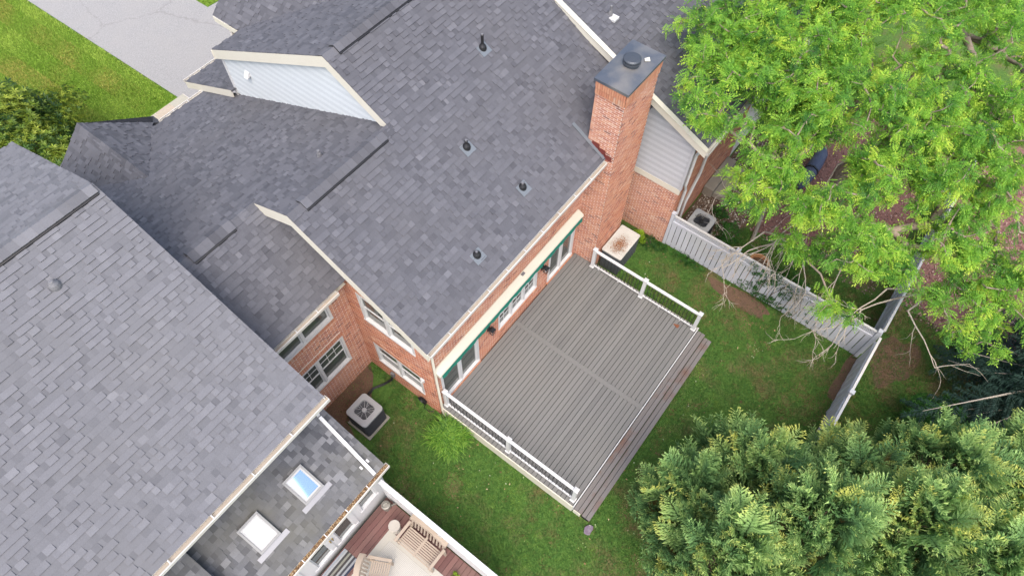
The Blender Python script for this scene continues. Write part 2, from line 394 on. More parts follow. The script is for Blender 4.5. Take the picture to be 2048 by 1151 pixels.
# ------------------------------------------------------------------ brick walls
BR_L, BR_H, JT = 0.198, 0.0517, 0.016
class Bricks:
    def __init__(s): s.b = []          # (corner p, U, V, Nn, lu, lv, depth, tone, pick)
    def one(s, p, U, V, Nn, lu, lv, d, tone, pick): s.b.append((p, U, V, Nn, lu, lv, d, tone, pick))
    def tone(s):
        t = float(np.clip(rng.normal(0.55, 0.2), 0, 1))
        if rng.random() < 0.05: t = 0.05
        return t
    def wall(s, O, U, Nn, z1, lo, hi, holes=(), z0=0.0, pick=True, proud=0.0035):
        """bricks in running bond; holes are (u0,u1,z0,z1)"""
        O, U, Nn = (np.array(a, float) for a in (O, U, Nn)); V = np.array((0, 0, 1.0))
        k = int(math.ceil(z0/(BR_H+JT))); 
        while (k+1)*(BR_H+JT) <= z1+0.02:
            z = k*(BR_H+JT)
            a, b = max(lo(z), lo(z+BR_H)), min(hi(z), hi(z+BR_H))
            segs = [(a, b)]
            for h in holes:
                if h[2] < z+BR_H-0.004 and h[3] > z+0.004:
                    ns = []
                    for p, q in segs:
                        if h[0] > p+0.01: ns.append((p, min(q, h[0])))
                        if h[1] < q-0.01: ns.append((max(p, h[1]), q))
                    segs = [g for g in ns if g[1]-g[0] > 0.02]
            off = (k % 2)*(BR_L+JT)/2
            for p, q in segs:
                i = math.floor((p-off)/(BR_L+JT))
                while off+i*(BR_L+JT) < q:
                    u0 = max(p, off+i*(BR_L+JT)); u1 = min(q, off+i*(BR_L+JT)+BR_L)
                    if u1-u0 > 0.025:
                        s.one(O+U*u0+V*z, U, V, Nn, u1-u0, BR_H, proud+rng.uniform(-0.001, 0.002), s.tone(), pick and u1-u0 > 0.2)
                    i += 1
            k += 1
    def soldier(s, O, U, Nn, u0, u1, z0, z1, proud=0.016, pick=True):
        O, U, Nn = (np.array(a, float) for a in (O, U, Nn)); V = np.array((0, 0, 1.0))
        n = max(1, int(round((u1-u0)/0.0677))); st = (u1-u0)/n
        for i in range(n):
            s.one(O+U*(u0+i*st)+V*(z0+0.005), U, V, Nn, st-0.0105, z1-z0-0.01, proud, float(np.clip(rng.normal(0.72, 0.12), 0, 1)), False)
    def build(s, parents, n_single=300, default=None):
        """parents: function(brick position) -> part it belongs to"""
        A = np.array([[*t[0], *t[1], *t[2], *t[3], *t[4:8]] for t in s.b]); pk = np.array([t[8] for t in s.b])
        P, U, V, Nn = A[:, 0:3], A[:, 3:6], A[:, 6:9], A[:, 9:12]
        lu, lv, d, tn = (A[:, 12+i:13+i] for i in range(4))
        back = -0.02
        c = [P+Nn*back, P+U*lu+Nn*back, P+U*lu+V*lv+Nn*back, P+V*lv+Nn*back, P+Nn*d, P+U*lu+Nn*d, P+U*lu+V*lv+Nn*d, P+V*lv+Nn*d]
        VV = np.stack(c, 1); ctr = VV.mean(1); x, y, z = proj(ctr)
        facing = ((CAM-ctr)*Nn).sum(1)/z
        own = [parents(p, n_) for p, n_ in zip(ctr, Nn)]
        sz = np.where(pk & (facing > 0) & (x > 5) & (x < 2043) & (y > 5) & (y < 1146), (lu*lv)[:, 0]/z**2*facing, 0)
        idx = np.argsort(-sz)[:n_single]; idx = idx[sz[idx] > 0]
        single = np.zeros(len(A), bool); single[idx] = True
        flip = (np.cross(U, V)*Nn).sum(1) < 0
        F = np.array([(4, 5, 6, 7), (0, 1, 5, 4), (1, 2, 6, 5), (2, 3, 7, 6), (3, 0, 4, 7)])
        for part in {id(o): o for o in own}.values():
            sel = np.array([o is part for o in own]) & ~single
            n = sel.sum()
            if not n: continue
            Fa = np.where(flip[sel][:, None, None], F[None, :, ::-1], F[None]) + 8*np.arange(n)[:, None, None]
            me = np_mesh('bricks', VV[sel].reshape(-1, 3), Fa.reshape(-1, 4), M['brick'], np.repeat(tn[sel, 0], 8))
            tag(link('bricks', me, part), kind='stuff')
        protos = {}
        for i in idx:
            b = int(round(tn[i, 0]*9)); key = (b, bool(flip[i]))
            if key not in protos:
                v = [(0,0,back),(1,0,back),(1,1,back),(0,1,back),(0,0,0.012),(1,0,0.012),(1,1,0.012),(0,1,0.012)]
                protos[key] = np_mesh('brick', v, F[:, ::-1] if flip[i] else F, M['brick'], [b/9.0]*8)
            o = bpy.data.objects.new('brick', protos[key]); COL.objects.link(o); o.parent = own[i]
            u_, v_, n_, p_ = U[i]*lu[i], V[i]*lv[i], Nn[i]*(d[i]/0.012), P[i]
            o.matrix_basis = Matrix(((u_[0], v_[0], n_[0], p_[0]), (u_[1], v_[1], n_[1], p_[1]), (u_[2], v_[2], n_[2], p_[2]), (0, 0, 0, 1)))
def slab_wall(mb, O, U, Nn, u0, u1, z0, z1, holes=(), th=0.12):
    """mortar backing of a wall with rectangular openings"""
    O, U, Nn = (np.array(a, float) for a in (O, U, Nn))
    us = sorted({u0, u1, *[h[0] for h in holes], *[h[1] for h in holes]})
    zs = sorted({z0, z1, *[h[2] for h in holes], *[h[3] for h in holes]})
    for a, b in zip(us, us[1:]):
        run = None
        for c, d in list(zip(zs, zs[1:])) + [(None, None)]:
            solid = c is not None and not any(h[0]-1e-6 <= a and b <= h[1]+1e-6 and h[2]-1e-6 <= c and d <= h[3]+1e-6 for h in holes)
            if solid: run = (run[0], d) if run else (c, d)
            elif run:
                p = O+U*a+np.array((0, 0, run[0]))
                mb.prism([p, O+U*b+np.array((0, 0, run[0])), O+U*b+np.array((0, 0, run[1])), O+U*a+np.array((0, 0, run[1]))], -Nn*th)
                run = None
def window(parent, O, U, Nn, u0, u1, z0, z1, units=2, sash=True, muntin=(3, 2), label=None, trim=0.075, frame_mat=None, out=0.02, name='window', lower_muntin=False):
    """double-hung units in one casing; each pane a sub-part"""
    O, U, Nn = (np.array(a, float) for a in (O, U, Nn)); Z = np.array((0, 0, 1.0))
    fm = frame_mat or M['white']
    f = MB()
    def bar(a, b, c, d, n0, n1):
        p = O+U*a+Z*c+Nn*n0
        f.prism([p, O+U*b+Z*c+Nn*n0, O+U*b+Z*d+Nn*n0, O+U*a+Z*d+Nn*n0], Nn*(n1-n0))
    bar(u0, u1, z0, z0+trim, -0.10, out+0.015); bar(u0, u1, z1-trim, z1, -0.10, out)
    bar(u0, u0+trim, z0+trim, z1-trim, -0.10, out); bar(u1-trim, u1, z0+trim, z1-trim, -0.10, out)
    W = u1-u0; panes = []
    for i in range(units):
        a = u0+trim+(W-trim)*i/units if i else u0+trim
        b = u0+(W-trim)*(i+1)/units if i < units-1 else u1-trim
        if i < units-1: bar(b, b+trim, z0+trim, z1-trim, -0.09, out-0.004)
        zm = (z0+z1)/2; rows = [(z0+trim, zm), (zm, z1-trim)] if sash else [(z0+trim, z1-trim)]
        for r, (c, d) in enumerate(rows):
            dep = -0.075 if r == 0 and sash else -0.05
            s_ = 0.035
            bar(a, b, c, c+s_, dep, dep+0.03); bar(a, b, d-s_, d, dep, dep+0.03)
            bar(a, a+s_, c+s_, d-s_, dep, dep+0.03); bar(b-s_, b, c+s_, d-s_, dep, dep+0.03)
            panes.append((a+s_, b-s_, c+s_, d-s_, dep+0.008))
            if muntin and (r == 1 or lower_muntin):
                for k in range(1, muntin[0]):
                    x = a+s_+(b-a-2*s_)*k/muntin[0]; bar(x-0.007, x+0.007, c+s_, d-s_, dep+0.01, dep+0.022)
                for k in range(1, muntin[1]):
                    y = c+s_+(d-c-2*s_)*k/muntin[1]; bar(a+s_, b-s_, y-0.007, y+0.007, dep+0.01, dep+0.021)
    o = f.build(name, fm, parent)
    if label: o['label'] = label
    for a, b, c, d, n in panes:
        q = MB(); p = O+U*a+Z*c+Nn*n
        q.prism([p, O+U*b+Z*c+Nn*n, O+U*b+Z*d+Nn*n, O+U*a+Z*d+Nn*n], -Nn*0.006); q.build('pane', M['glass'], o)
    return o
def gutter(parent, x0, x1, y, z, out=-1, width=0.125, depth=0.09, mat=None, hang=0.75, fill=None, axis='x', name='gutter'):
    """open channel along X whose back edge is at y; out = direction of the lip"""
    mt = mat or M['gutter']; t = 0.007
    y1 = y+out*width; mb = MB()
    mb.box((x0, y, z-depth), (x1, y1, z-depth+t)); mb.box((x0, y, z-depth+t), (x1, y+out*t, z+0.004))
    mb.box((x0, y1-out*t, z-depth+t), (x1, y1, z+0.006)); mb.box((x0, y1-out*0.022, z-0.002), (x1, y1-out*t, z+0.006))
    for x in (x0, x1-t): mb.box((x, y+out*t, z-depth+t), (x+t, y1-out*0.022, z+0.002))
    o = mb.build(name, mt, parent)
    n = int((x1-x0)/hang)
    for i in range(1, n+1):
        xx = x0+(x1-x0)*i/(n+1)
        MB().box((xx-0.012, y+out*t, z-0.012), (xx+0.012, y1-out*0.024, z-0.003)).build('gutter_hanger', M['white'], o)
    if fill is not None: 
        MB().box((x0+0.01, y+out*(t+0.002), z-depth+t+0.002), (x1-0.01, y1-out*0.03, z-depth+0.03)).build('gutter_silt', fill, o)
    return o
def rake(parent, X, pts, h=0.2, t=0.03, soffit_to=None, mat=None, dz=0.0):
    """sloping trim board following pts (y, z) at plane X (outer face)"""
    mb = MB(); Yz = pts
    top = [np.array((X, y, z+dz)) for y, z in Yz]; bot = [np.array((X, y, z+dz-h)) for y, z in Yz]
    sgn = 1 if (soffit_to or X+1) > X else -1
    for i in range(len(Yz)-1):
        mb.prism([bot[i], bot[i+1], top[i+1], top[i]], (sgn*t, 0, 0))
    o = mb.build('rake_trim', mat or M['cream'], parent)
    if soffit_to is not None:
        m2 = MB()
        for i in range(len(Yz)-1):
            a, b = bot[i]+(sgn*t, 0, 0.06), bot[i+1]+(sgn*t, 0, 0.06)
            m2.prism([a, b, b+(soffit_to-X-sgn*t, 0, 0), a+(soffit_to-X-sgn*t, 0, 0)], (0, 0, -0.015))
        m2.build('soffit', mat or M['cream'], parent)
    return o
# ================================================================== the brick house in the middle
house = thing('brick_house', 'red brick house with charcoal shingle roofs and big chimney, behind the grey deck', 'house', (3.5, 5.0, 0))
zr = lambda y: 5.55+0.583*(y+0.55)            # rear slope
zf = lambda y: 7.765-0.45*(y-3.25)            # long front slope
zt = lambda y: 8.87-0.487*(y-5.15)            # front slope of the taller part
R1 = Roof(house, M['shingle'])
kr, kf, kt, kg = (math.sqrt(1+s*s) for s in (0.583, 0.45, 0.487, 0.79))
yr = lambda w: -0.50+w/kr
R1.plane((0, -0.50, zr(-0.50)), (1, 0, 0), (0, 1, 0.583), 5.65*kr, lambda w: -0.37 if yr(w) < 3.25 else 2.92, lambda w: 9.55, deck=[3.75*kr-0.0006, 3.75*kr+0.0006])
yf = lambda w: 12.15-w/kf
R1.plane((0, 12.15, zf(12.15)), (-1, 0, 0), (0, -1, 0.45), 8.9*kf, lambda w: -3.05, lambda w: 3.2 if yf(w) > 4.6 else 0.37, deck=[7.55*kf-0.0006, 7.55*kf+0.0006], pick=False)
R1.plane((0, 2.42, 5.50), (1, 0, 0), (0, 1, 0.7606), 2.18*math.sqrt(1+0.7606**2), lambda w: -3.2, lambda w: 0.04, pick=False)
# front gable, ridge along Y at X=-0.83
yv = lambda z: 3.25+(7.765-z)/0.45
R1.plane((1.3, 0, 5.06-0.79*2.13), (0, 1, 0), (-1, 0, 0.79), 2.13*kg, lambda w: yv(5.06-0.79*2.13+w*0.79/kg)-0.02, lambda w: 12.52, pick=False)
R1.plane((-2.6, 0, 5.06-0.79*1.77), (0, -1, 0), (1, 0, 0.79), 1.77*kg, lambda w: -12.52, lambda w: -(yv(5.06-0.79*1.77+w*0.79/kg)-0.02), pick=False)
# taller part: front slope and its own front gable
R1.plane((0, 10.42, zt(10.42)), (-1, 0, 0), (0, -1, 0.487), 5.27*kt, lambda w: -9.55, lambda w: -2.92, pick=False)
yv2 = lambda z: 5.15+(8.87-z)/0.487
R1.plane((4.0, 0, 6.2), (0, -1, 0), (1, 0, 0.79), 2.2*kg, lambda w: -11.72, lambda w: -(yv2(6.2+w*0.79/kg)-0.02), pick=False)
R1.plane((8.4, 0, 6.2), (0, 1, 0), (-1, 0, 0.79), 2.2*kg, lambda w: yv2(6.2+w*0.79/kg)-0.02, lambda w: 11.72, pick=False)
# porch roof beside the tall gable
zp = lambda y: zf(y)+0.30
R1.plane((0, 13.15, zp(13.15)), (-1, 0, 0), (0, -1, 0.45), 2.95*kf, lambda w: -9.0, lambda w: -2.85, pick=False)
roof = R1.build(300)
ms = M['shingle']
ridge_caps(roof, ms, (-0.37, 3.25, 7.765), (0.05, 3.25, 7.765)); ridge_vent(roof, ms, (0.05, 3.25, 7.765), (2.66, 3.25, 7.765))
ridge_caps(roof, ms, (2.66, 3.25, 7.765), (2.96, 3.25, 7.765))
ridge_caps(roof, ms, (2.92, 5.15, 8.87), (3.3, 5.15, 8.87), slope_b=0.487); ridge_vent(roof, ms, (3.3, 5.15, 8.87), (8.6, 5.15, 8.87), slope_b=0.487)
ridge_caps(roof, ms, (-3.0, 4.6, 7.158), (-2.3, 4.6, 7.158), slope_a=0.76); ridge_vent(roof, ms, (-2.25, 4.6, 7.158), (-1.08, 4.6, 7.158), slope_a=0.76)
ridge_caps(roof, ms, (-1.08, 4.6, 7.158), (-0.36, 4.6, 7.158), slope_a=0.76)
ridge_caps(roof, ms, (-0.83, 12.52, 5.06), (-0.83, 9.25, 5.06), slope_a=0.79, slope_b=0.79, side=(1, 0, 0))
ridge_caps(roof, ms, (6.2, 11.72, 7.938), (6.2, 7.0, 7.938), slope_a=0.79, slope_b=0.79, side=(1, 0, 0))
for x, y, h in ((6.45, 3.24, 0.42), (4.10, 1.90, 0.24), (4.51, 0.44, 0.15), (2.27, 0.14, 0.13)):
    vent_pipe(roof, (x, y, zr(y)), h)
vent_pipe(roof, (1.51, 4.29, zf(4.29)), 0.2, 0.035, 0.07, plate=False)

brk = Bricks()
mort = MB()
# --- rear wall
RW = dict(O=(0.05, 0, 0), U=(1, 0, 0), Nn=(0, -1, 0))
h_rear = [(0.25, 1.90, 0.64, 2.78), (2.85, 4.80, 1.18, 2.62), (5.42, 6.83, 0.64, 2.78)]
slab_wall(mort, u0=0, u1=9.5, z0=0, z1=5.34, holes=h_rear, **RW)
brk.wall(z1=5.30, lo=lambda z: 0.0, hi=lambda z: 7.0, holes=[(a, b, c-0.11 if c < 1 else c-0.1, d+0.2) for a, b, c, d in h_rear], **RW)
for a, b, c, d in h_rear: brk.soldier(RW['O'], RW['U'], RW['Nn'], a, b, d, d+0.2); brk.soldier(RW['O'], RW['U'], RW['Nn'], a-0.03, b+0.03, c-0.1, c, proud=0.06)
# --- side wall under the gable
SW = dict(O=(0.05, 2.85, 0), U=(0, -1, 0), Nn=(-1, 0, 0))
h_side = [(0.53, 2.36, 0.83, 2.08), (0.53, 2.36, 3.48, 4.92)]
slab_wall(mort, u0=0, u1=2.76, z0=0, z1=5.4, holes=h_side, **SW)
mort.prism([(0.05, -0.02, 5.4), (0.05, -0.02, 5.6), (0.05, 3.25, 7.55), (0.05, 4.9, 6.8), (0.05, 4.9, 5.4)], (0.12, 0, 0))
brk.wall(z1=7.0, lo=lambda z: 0.0 if z < 5.3 else 0.4, hi=lambda z: min(2.85, 2.85-(z-5.62)/0.583), holes=[(a, b, c-0.1, d+0.2) for a, b, c, d in h_side], **SW)
for a, b, c, d in h_side: brk.soldier(SW['O'], SW['U'], SW['Nn'], a-0.02, b+0.02, d, d+0.2); brk.soldier(SW['O'], SW['U'], SW['Nn'], a-0.03, b+0.03, c-0.1, c, proud=0.035)
# --- wing wall
WW = dict(O=(-3.0, 2.85, 0), U=(1, 0, 0), Nn=(0, -1, 0))
h_wing = [(0.50, 2.48, 1.25, 2.72), (0.50, 2.46, 3.82, 5.10)]
slab_wall(mort, u0=0, u1=3.049, z0=0, z1=5.34, holes=h_wing, **WW)
brk.wall(z1=5.3, lo=lambda z: 0.0, hi=lambda z: 3.04, holes=[(a, b, c-0.2 if c > 3 else c-0.1, d+0.2) for a, b, c, d in h_wing], **WW)
brk.soldier(WW['O'], WW['U'], WW['Nn'], 0.47, 2.51, 2.72, 2.92); brk.soldier(WW['O'], WW['U'], WW['Nn'], 0.47, 2.51, 1.15, 1.25, proud=0.035)
brk.soldier(WW['O'], WW['U'], WW['Nn'], 0.45, 2.5, 3.62, 3.82, proud=0.02)
# unseen front and inner walls
mort.box((-2.6, 11.75, 0), (3.1, 11.87, 3.75)); mort.box((3.1, 10.12, 0), (9.5, 10.24, 6.2)); mort.box((-2.5, 12.1, 0), (1.0, 12.2, 3.5))
mort.prism([(-2.3, 12.1, 3.5), (0.9, 12.1, 3.5), (-0.83, 12.1, 4.9)], (0, 0.1, 0)); mort.box((-2.72, 2.98, 0), (-2.6, 11.7, 3.7)); mort.box((4.2, 11.4, 0), (8.2, 11.5, 6.2))
mort.prism([(4.2, 11.4, 6.2), (8.2, 11.4, 6.2), (6.2, 11.4, 7.8)], (0, 0.1, 0))
wall = mort.build('wall', M['mortar'], house)
# --- chimney
CX0, CX1, CY0, CY1 = 7.07, 8.70, -0.75, 0.12
ch = MB()
ch.box((CX0, CY0, 0), (CX1, CY1, 8.02))
chim = ch.build('chimney', M['mortar'], house)
cf = dict(left=((CX0, CY1, 0), (0, -1, 0), (-1, 0, 0), CY1-CY0), front=((CX0, CY0, 0), (1, 0, 0), (0, -1, 0), CX1-CX0),
          right=((CX1, CY0, 0), (0, 1, 0), (1, 0, 0), CY1-CY0), back=((CX1, CY1, 0), (-1, 0, 0), (0, 1, 0), CX1-CX0))
for k, (O_, U_, N_, L_) in cf.items():
    z0 = 0.0 if k in ('left', 'front', 'right') else 5.9
    brk.wall(O_, U_, N_, 7.60, lambda z: 0.0, lambda z, L_=L_: L_, z0=z0, pick=k in ('left', 'front'))
    brk.soldier(O_, U_, N_, 0, L_, 7.60, 7.80, proud=0.03); brk.soldier(O_, U_, N_, 0, L_, 7.80, 8.01, proud=0.045)
def owner(p, n_):
    return chim if p[0] > 7.02 and p[1] < 0.2 and (p[1] < -0.02 or p[2] > 5) and abs(p[0]-9.6) > 0.4 else wall
brk.build(owner, 300)
cap = MB(); cz = 8.04
cap.box((CX0-0.06, CY0-0.06, cz-0.02), (CX1+0.08, CY1+0.07, cz+0.055))
x0, x1, y0, y1 = CX0-0.055, CX1+0.075, CY0-0.055, CY1+0.065; zc = cz+0.056
cxm, cym = (x0+x1)/2, (y0+y1)/2
cap.add([(x0, y0, zc), (x1, y0, zc), (x1, y1, zc), (x0, y1, zc), (cxm-0.12, cym, zc+0.11), (cxm+0.12, cym, zc+0.11)],
        [(0, 1, 5, 4), (1, 2, 5), (2, 3, 4, 5), (3, 0, 4)])
capo = cap.build('chimney_cap', M['lead'], chim)
MB().lathe((cxm, cym, zc+0.03), [(0.20, 0), (0.20, 0.12), (0.23, 0.125), (0.23, 0.16), (0.20, 0.165), (0.20, 0.19), (0.225, 0.195), (0.225, 0.235), (0.19, 0.262), (0.05, 0.28)], 26).build('flue_cap', M['lead2'], chim)
MB().prism([(cxm+0.28, cym-0.22, zc+0.088), (cxm+0.40, cym-0.31, zc+0.055), (cxm+0.50, cym-0.22, zc+0.06), (cxm+0.36, cym-0.16, zc+0.085)], (0, 0, 0.012)).build('mortar_patch', M['cream'], chim)
for i, y in enumerate((0.0, -0.21, -0.42)):
    MB().box((CX0-0.024, y-0.02, zr(y)-0.06), (CX0-0.014-0.002*i, y-0.26, zr(y)+0.12)).build('step_flashing', M['flash'], chim)
MB().prism([(6.96, 0.62, zr(0.62)+0.036), (7.065, 0.62, zr(0.62)+0.036), (7.065, -0.48, zr(-0.48)+0.036), (6.96, -0.48, zr(-0.48)+0.036)], (0, 0, 0.006)).build('roof_flashing', M['step_flash'], chim)

# --- trim, gutters, downspouts
t_ = MB(); t_.box((-0.34, -0.47, 5.30), (7.05, -0.44, zr(-0.47)-0.06)); t_.build('fascia', M['cream'], house)
MB().box((-0.34, -0.439, 5.31), (7.05, -0.02, 5.33)).build('soffit', M['cream'], house)
gutter(house, -0.34, 7.04, -0.473, 5.50, fill=M['gutter_tan'])
MB().box((-0.36, -0.50, zr(-0.5)-0.030), (7.04, -0.462, zr(-0.5)-0.010)).build('drip_edge', M['white'], house)
MB().box((-3.1, 2.445, 5.25), (-0.38, 2.475, 5.42)).build('fascia', M['cream'], house)
gutter(house, -3.1, -0.38, 2.442, 5.43, fill=M['gutter_tan'])
MB().box((-3.1, 2.476, 5.26), (-0.05, 2.84, 5.28)).build('soffit', M['cream'], house)
rake(house, -0.372, [(-0.52, zr(-0.52)), (3.25, 7.765), (4.62, zf(4.62))], 0.36, 0.03, soffit_to=0.03, dz=-0.004)
rake(house, 2.918, [(3.28, zr(3.28)), (5.15, 8.87), (10.45, zt(10.45))], 0.32, 0.03, soffit_to=3.03, dz=-0.004)
rake(house, 2.848, [(10.22, zp(10.22)), (13.17, zp(13.17))], 0.27, 0.03, dz=-0.004)
MB().box((2.9, 10.43, zt(10.45)-0.32), (4.0, 10.46, zt(10.45)-0.02)).build('fascia', M['cream'], house)
MB().box((3.992, 10.5, 6.0), (3.975, 11.7, 6.18)).build('fascia', M['cream'], house)
gutter(house, 1.15, 2.84, 12.17, zf(12.15)-0.02, out=1); gutter(house, 2.86, 9.0, 13.17, zp(13.15)-0.02, out=1)
dsp = MB()
dsp.tube([(-0.03, -0.53, 5.42), (-0.03, -0.50, 5.28), (0.09, -0.10, 5.02), (0.10, -0.065, 4.9), (0.10, -0.065, 0.12), (0.10, -0.16, 0.02)], 0.045, 4)
dsp.build('downspout', M['cream'], house)
# --- siding of the tall gable (planks)
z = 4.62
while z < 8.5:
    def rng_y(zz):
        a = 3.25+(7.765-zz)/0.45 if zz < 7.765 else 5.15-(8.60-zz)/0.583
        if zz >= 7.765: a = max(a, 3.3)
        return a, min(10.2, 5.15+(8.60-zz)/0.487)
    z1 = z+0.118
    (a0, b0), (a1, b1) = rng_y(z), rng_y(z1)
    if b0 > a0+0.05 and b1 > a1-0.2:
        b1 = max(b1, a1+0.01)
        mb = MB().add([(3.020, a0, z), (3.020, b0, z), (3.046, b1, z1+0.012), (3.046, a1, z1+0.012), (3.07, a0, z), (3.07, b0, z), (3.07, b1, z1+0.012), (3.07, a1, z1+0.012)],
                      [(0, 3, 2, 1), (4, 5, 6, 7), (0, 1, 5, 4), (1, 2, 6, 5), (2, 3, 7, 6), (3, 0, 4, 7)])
        row = not globals().get('row', False); mb.t = [0.25 if row else 0.62]*8; mb.build('siding_board', M['siding'], house)  # alternating board tones stand in for lap shadow lines
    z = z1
MB().box((3.0, 10.19, 4.5), (3.08, 10.26, 6.2)).build('corner_trim', M['white'], house)
hood = MB(); hood.add([(3.036, 9.02, 6.02), (3.036, 9.2, 6.02), (2.90, 9.19, 5.98), (2.90, 9.03, 5.98), (3.036, 9.02, 6.2), (3.036, 9.2, 6.2)], [(0, 3, 2, 1), (3, 4, 5, 2), (0, 4, 3), (1, 2, 5), (0, 1, 5, 4)])
hood.build('vent_hood', M['white'], house)
# --- windows and doors
for a, b, c, d in h_side: window(wall, SW['O'], SW['U'], SW['Nn'], a, b, c, d, 2, muntin=None)
window(wall, WW['O'], WW['U'], WW['Nn'], *h_wing[0], units=2, muntin=(3, 2)); window(wall, WW['O'], WW['U'], WW['Nn'], *h_wing[1], units=2, muntin=None)
window(wall, RW['O'], RW['U'], RW['Nn'], *h_rear[1], units=3, sash=True, muntin=(2, 2), lower_muntin=True, trim=0.06)
for h in (h_rear[0], h_rear[2]): window(wall, RW['O'], RW['U'], RW['Nn'], *h, units=2, sash=False, muntin=None, name='sliding_door', trim=0.09)
MB().box((-0.6, -0.02, 0), (0.0, -0.01, 0.01)) 
# faucet, meter box, hose bracket on the side wall
mb = MB(); mb.tube([(0.04, 0.42, 2.05), (-0.03, 0.42, 2.05), (-0.06, 0.42, 2.0)], 0.018, 6); mb.box((-0.02, 0.36, 1.98), (0.035, 0.48, 2.12)); mb.build('wall_junction_box', M['white'], house)
mb = MB(); mb.box((-0.05, 1.75, 0.42), (0.036, 1.87, 0.62)); mb.build('disconnect_box', M['pipe'], house)
# --- awning over the deck doors
aw = thing('retracted_awning', 'retracted awning with long cream case and scalloped green valance above the deck doors', 'awning', (3.5, -0.02, 2.9))
mb = MB(); mb.prism([(0.10, -0.010, 2.94), (0.10, -0.010, 3.16), (0.10, -0.05, 3.165), (0.10, -0.225, 3.08), (0.10, -0.255, 3.04), (0.10, -0.255, 2.96), (0.10, -0.22, 2.94)], (6.75, 0, 0))
mb.build('awning_case', M['awning'], aw, bevel=0.008)
mb = MB(); n = 220
vs = []; fs = []
for i in range(n+1):
    x = 0.17+6.58*i/n; zb = 2.865-0.035*abs(math.sin(math.pi*i/7.0)); wob = -0.272-0.010*math.sin(i*0.35)
    vs += [(x, -0.264, 3.035), (x, wob, zb), (x, wob+0.004, zb), (x, -0.260, 3.035)]
for i in range(n):
    b0, b1 = 4*i, 4*i+4
    fs += [(b0, b0+1, b1+1, b1), (b0+3, b1+3, b1+2, b0+2), (b0+1, b0+2, b1+2, b1+1)]
mb.add(vs, fs); mb.build('valance', M['fabric_green'], aw)
MB().box((3.9, -0.05, 3.15), (4.02, -0.13, 3.185)).build('wind_sensor', M['pipe'], aw)
# --- lanterns
def lantern(x, label):
    t = thing('wall_lantern', label, 'lantern', (x, 0, 1.9), group='lanterns on the deck wall')
    mb = MB(); mb.box((-0.06, -0.035, 0.0), (0.06, -0.014, 0.26)); mb.beam((0, -0.02, 0.22), (0, -0.14, 0.24), 0.02, 0.02); mb.build('bracket', M['black'], t, local=True)
    mb = MB(); c = (0, -0.16)
    for sx in (-1, 1):
        for sy in (-1, 1): mb.beam((c[0]+sx*0.05, c[1]+sy*0.05, -0.02), (c[0]+sx*0.075, c[1]+sy*0.075, 0.2), 0.014, 0.014, up=(1, 0, 0))
    for z_, r_ in ((-0.02, 0.058), (0.2, 0.085)):
        mb.box((c[0]-r_, c[1]-r_, z_), (c[0]+r_, c[1]-r_+0.016, z_+0.016)); mb.box((c[0]-r_, c[1]+r_-0.016, z_), (c[0]+r_, c[1]+r_, z_+0.016))
        mb.box((c[0]-r_, c[1]-r_+0.016, z_), (c[0]-r_+0.016, c[1]+r_-0.016, z_+0.016)); mb.box((c[0]+r_-0.016, c[1]-r_+0.016, z_), (c[0]+r_, c[1]+r_-0.016, z_+0.016))
    mb.add([(c[0]-0.08, c[1]-0.08, 0.217), (c[0]+0.08, c[1]-0.08, 0.217), (c[0]+0.08, c[1]+0.08, 0.217), (c[0]-0.08, c[1]+0.08, 0.217), (c[0], c[1], 0.30)], [(0, 1, 4), (1, 2, 4), (2, 3, 4), (3, 0, 4)])
    mb.build('cage', M['black'], t, local=True)
    MB().lathe((c[0], c[1], 0.0), [(0.022, 0), (0.03, 0.06), (0.02, 0.13)], 10).build('bulb', M['white'], t, local=True)
lantern(2.42, 'black lantern on the brick between the left sliding door and the triple window')
lantern(5.10, 'black lantern on the brick between the triple window and the right sliding door')

# ================================================================== left neighbour
lh = thing('neighbour_house', 'large house at lower left with light grey shingle roof and skylit sunroom', 'house', (-8, 4, 0))
R2 = Roof(lh, M['shingle_light'])
zl = lambda y: 6.06+0.497*(y-0.40)
kl, kl2 = math.sqrt(1+0.497**2), math.sqrt(1+0.441**2)
R2.plane((0, 0.40, 6.06), (1, 0, 0), (0, 1, 0.497), 5.65*kl, lambda w: -14.0, lambda w: -2.59)
R2.plane((0, 11.5, zl(6.05)-0.441*5.45), (-1, 0, 0), (0, -1, 0.441), 5.45*kl2, lambda w: 2.59, lambda w: 14.0, pick=False)
lroof = R2.build(220)
lroof['label'] = 'light grey shingle roof of the main block'
ridge_vent(lroof, M['shingle_light'], (-13.9, 6.05, zl(6.05)), (-2.66, 6.05, zl(6.05)), slope_a=0.497, slope_b=0.441)
vent_pipe(lroof, (-4.47, 5.07, zl(5.07)), 0.16, 0.045, 0.12, plate=False, slope=(0, 0.497))
rake(lh, -2.592, [(0.39, zl(0.39)), (6.05, zl(6.05)), (11.5, zl(6.05)-0.441*5.45)], 0.18, 0.025, soffit_to=-2.86, mat=M['white'], dz=-0.02)
mb = MB(); mb.box((-14, 1.26, 0), (-2.85, 11.0, 6.0)); mb.prism([(-2.9, 1.3, 6.0), (-2.9, 11.0, 6.0), (-2.9, 6.05, 8.6)], (0.05, 0, 0)); mb.build('wall', M['siding2'], lh)
MB().box((-14, 0.461, 5.84), (-2.6, 1.26, 5.86)).build('soffit', M['white'], lh)
MB().box((-14, 0.438, 5.80), (-2.6, 0.46, 6.02)).build('fascia', M['white'], lh)
gutter(lh, -14, -2.55, 0.435, 6.03, width=0.15, depth=0.10, fill=M['gutter_tan'], hang=1.1)
zs = lambda y: 3.25+0.42*(y+0.72); ks = math.sqrt(1+0.42**2)
R3 = Roof(lh, M['shingle_sun'], 0.2)
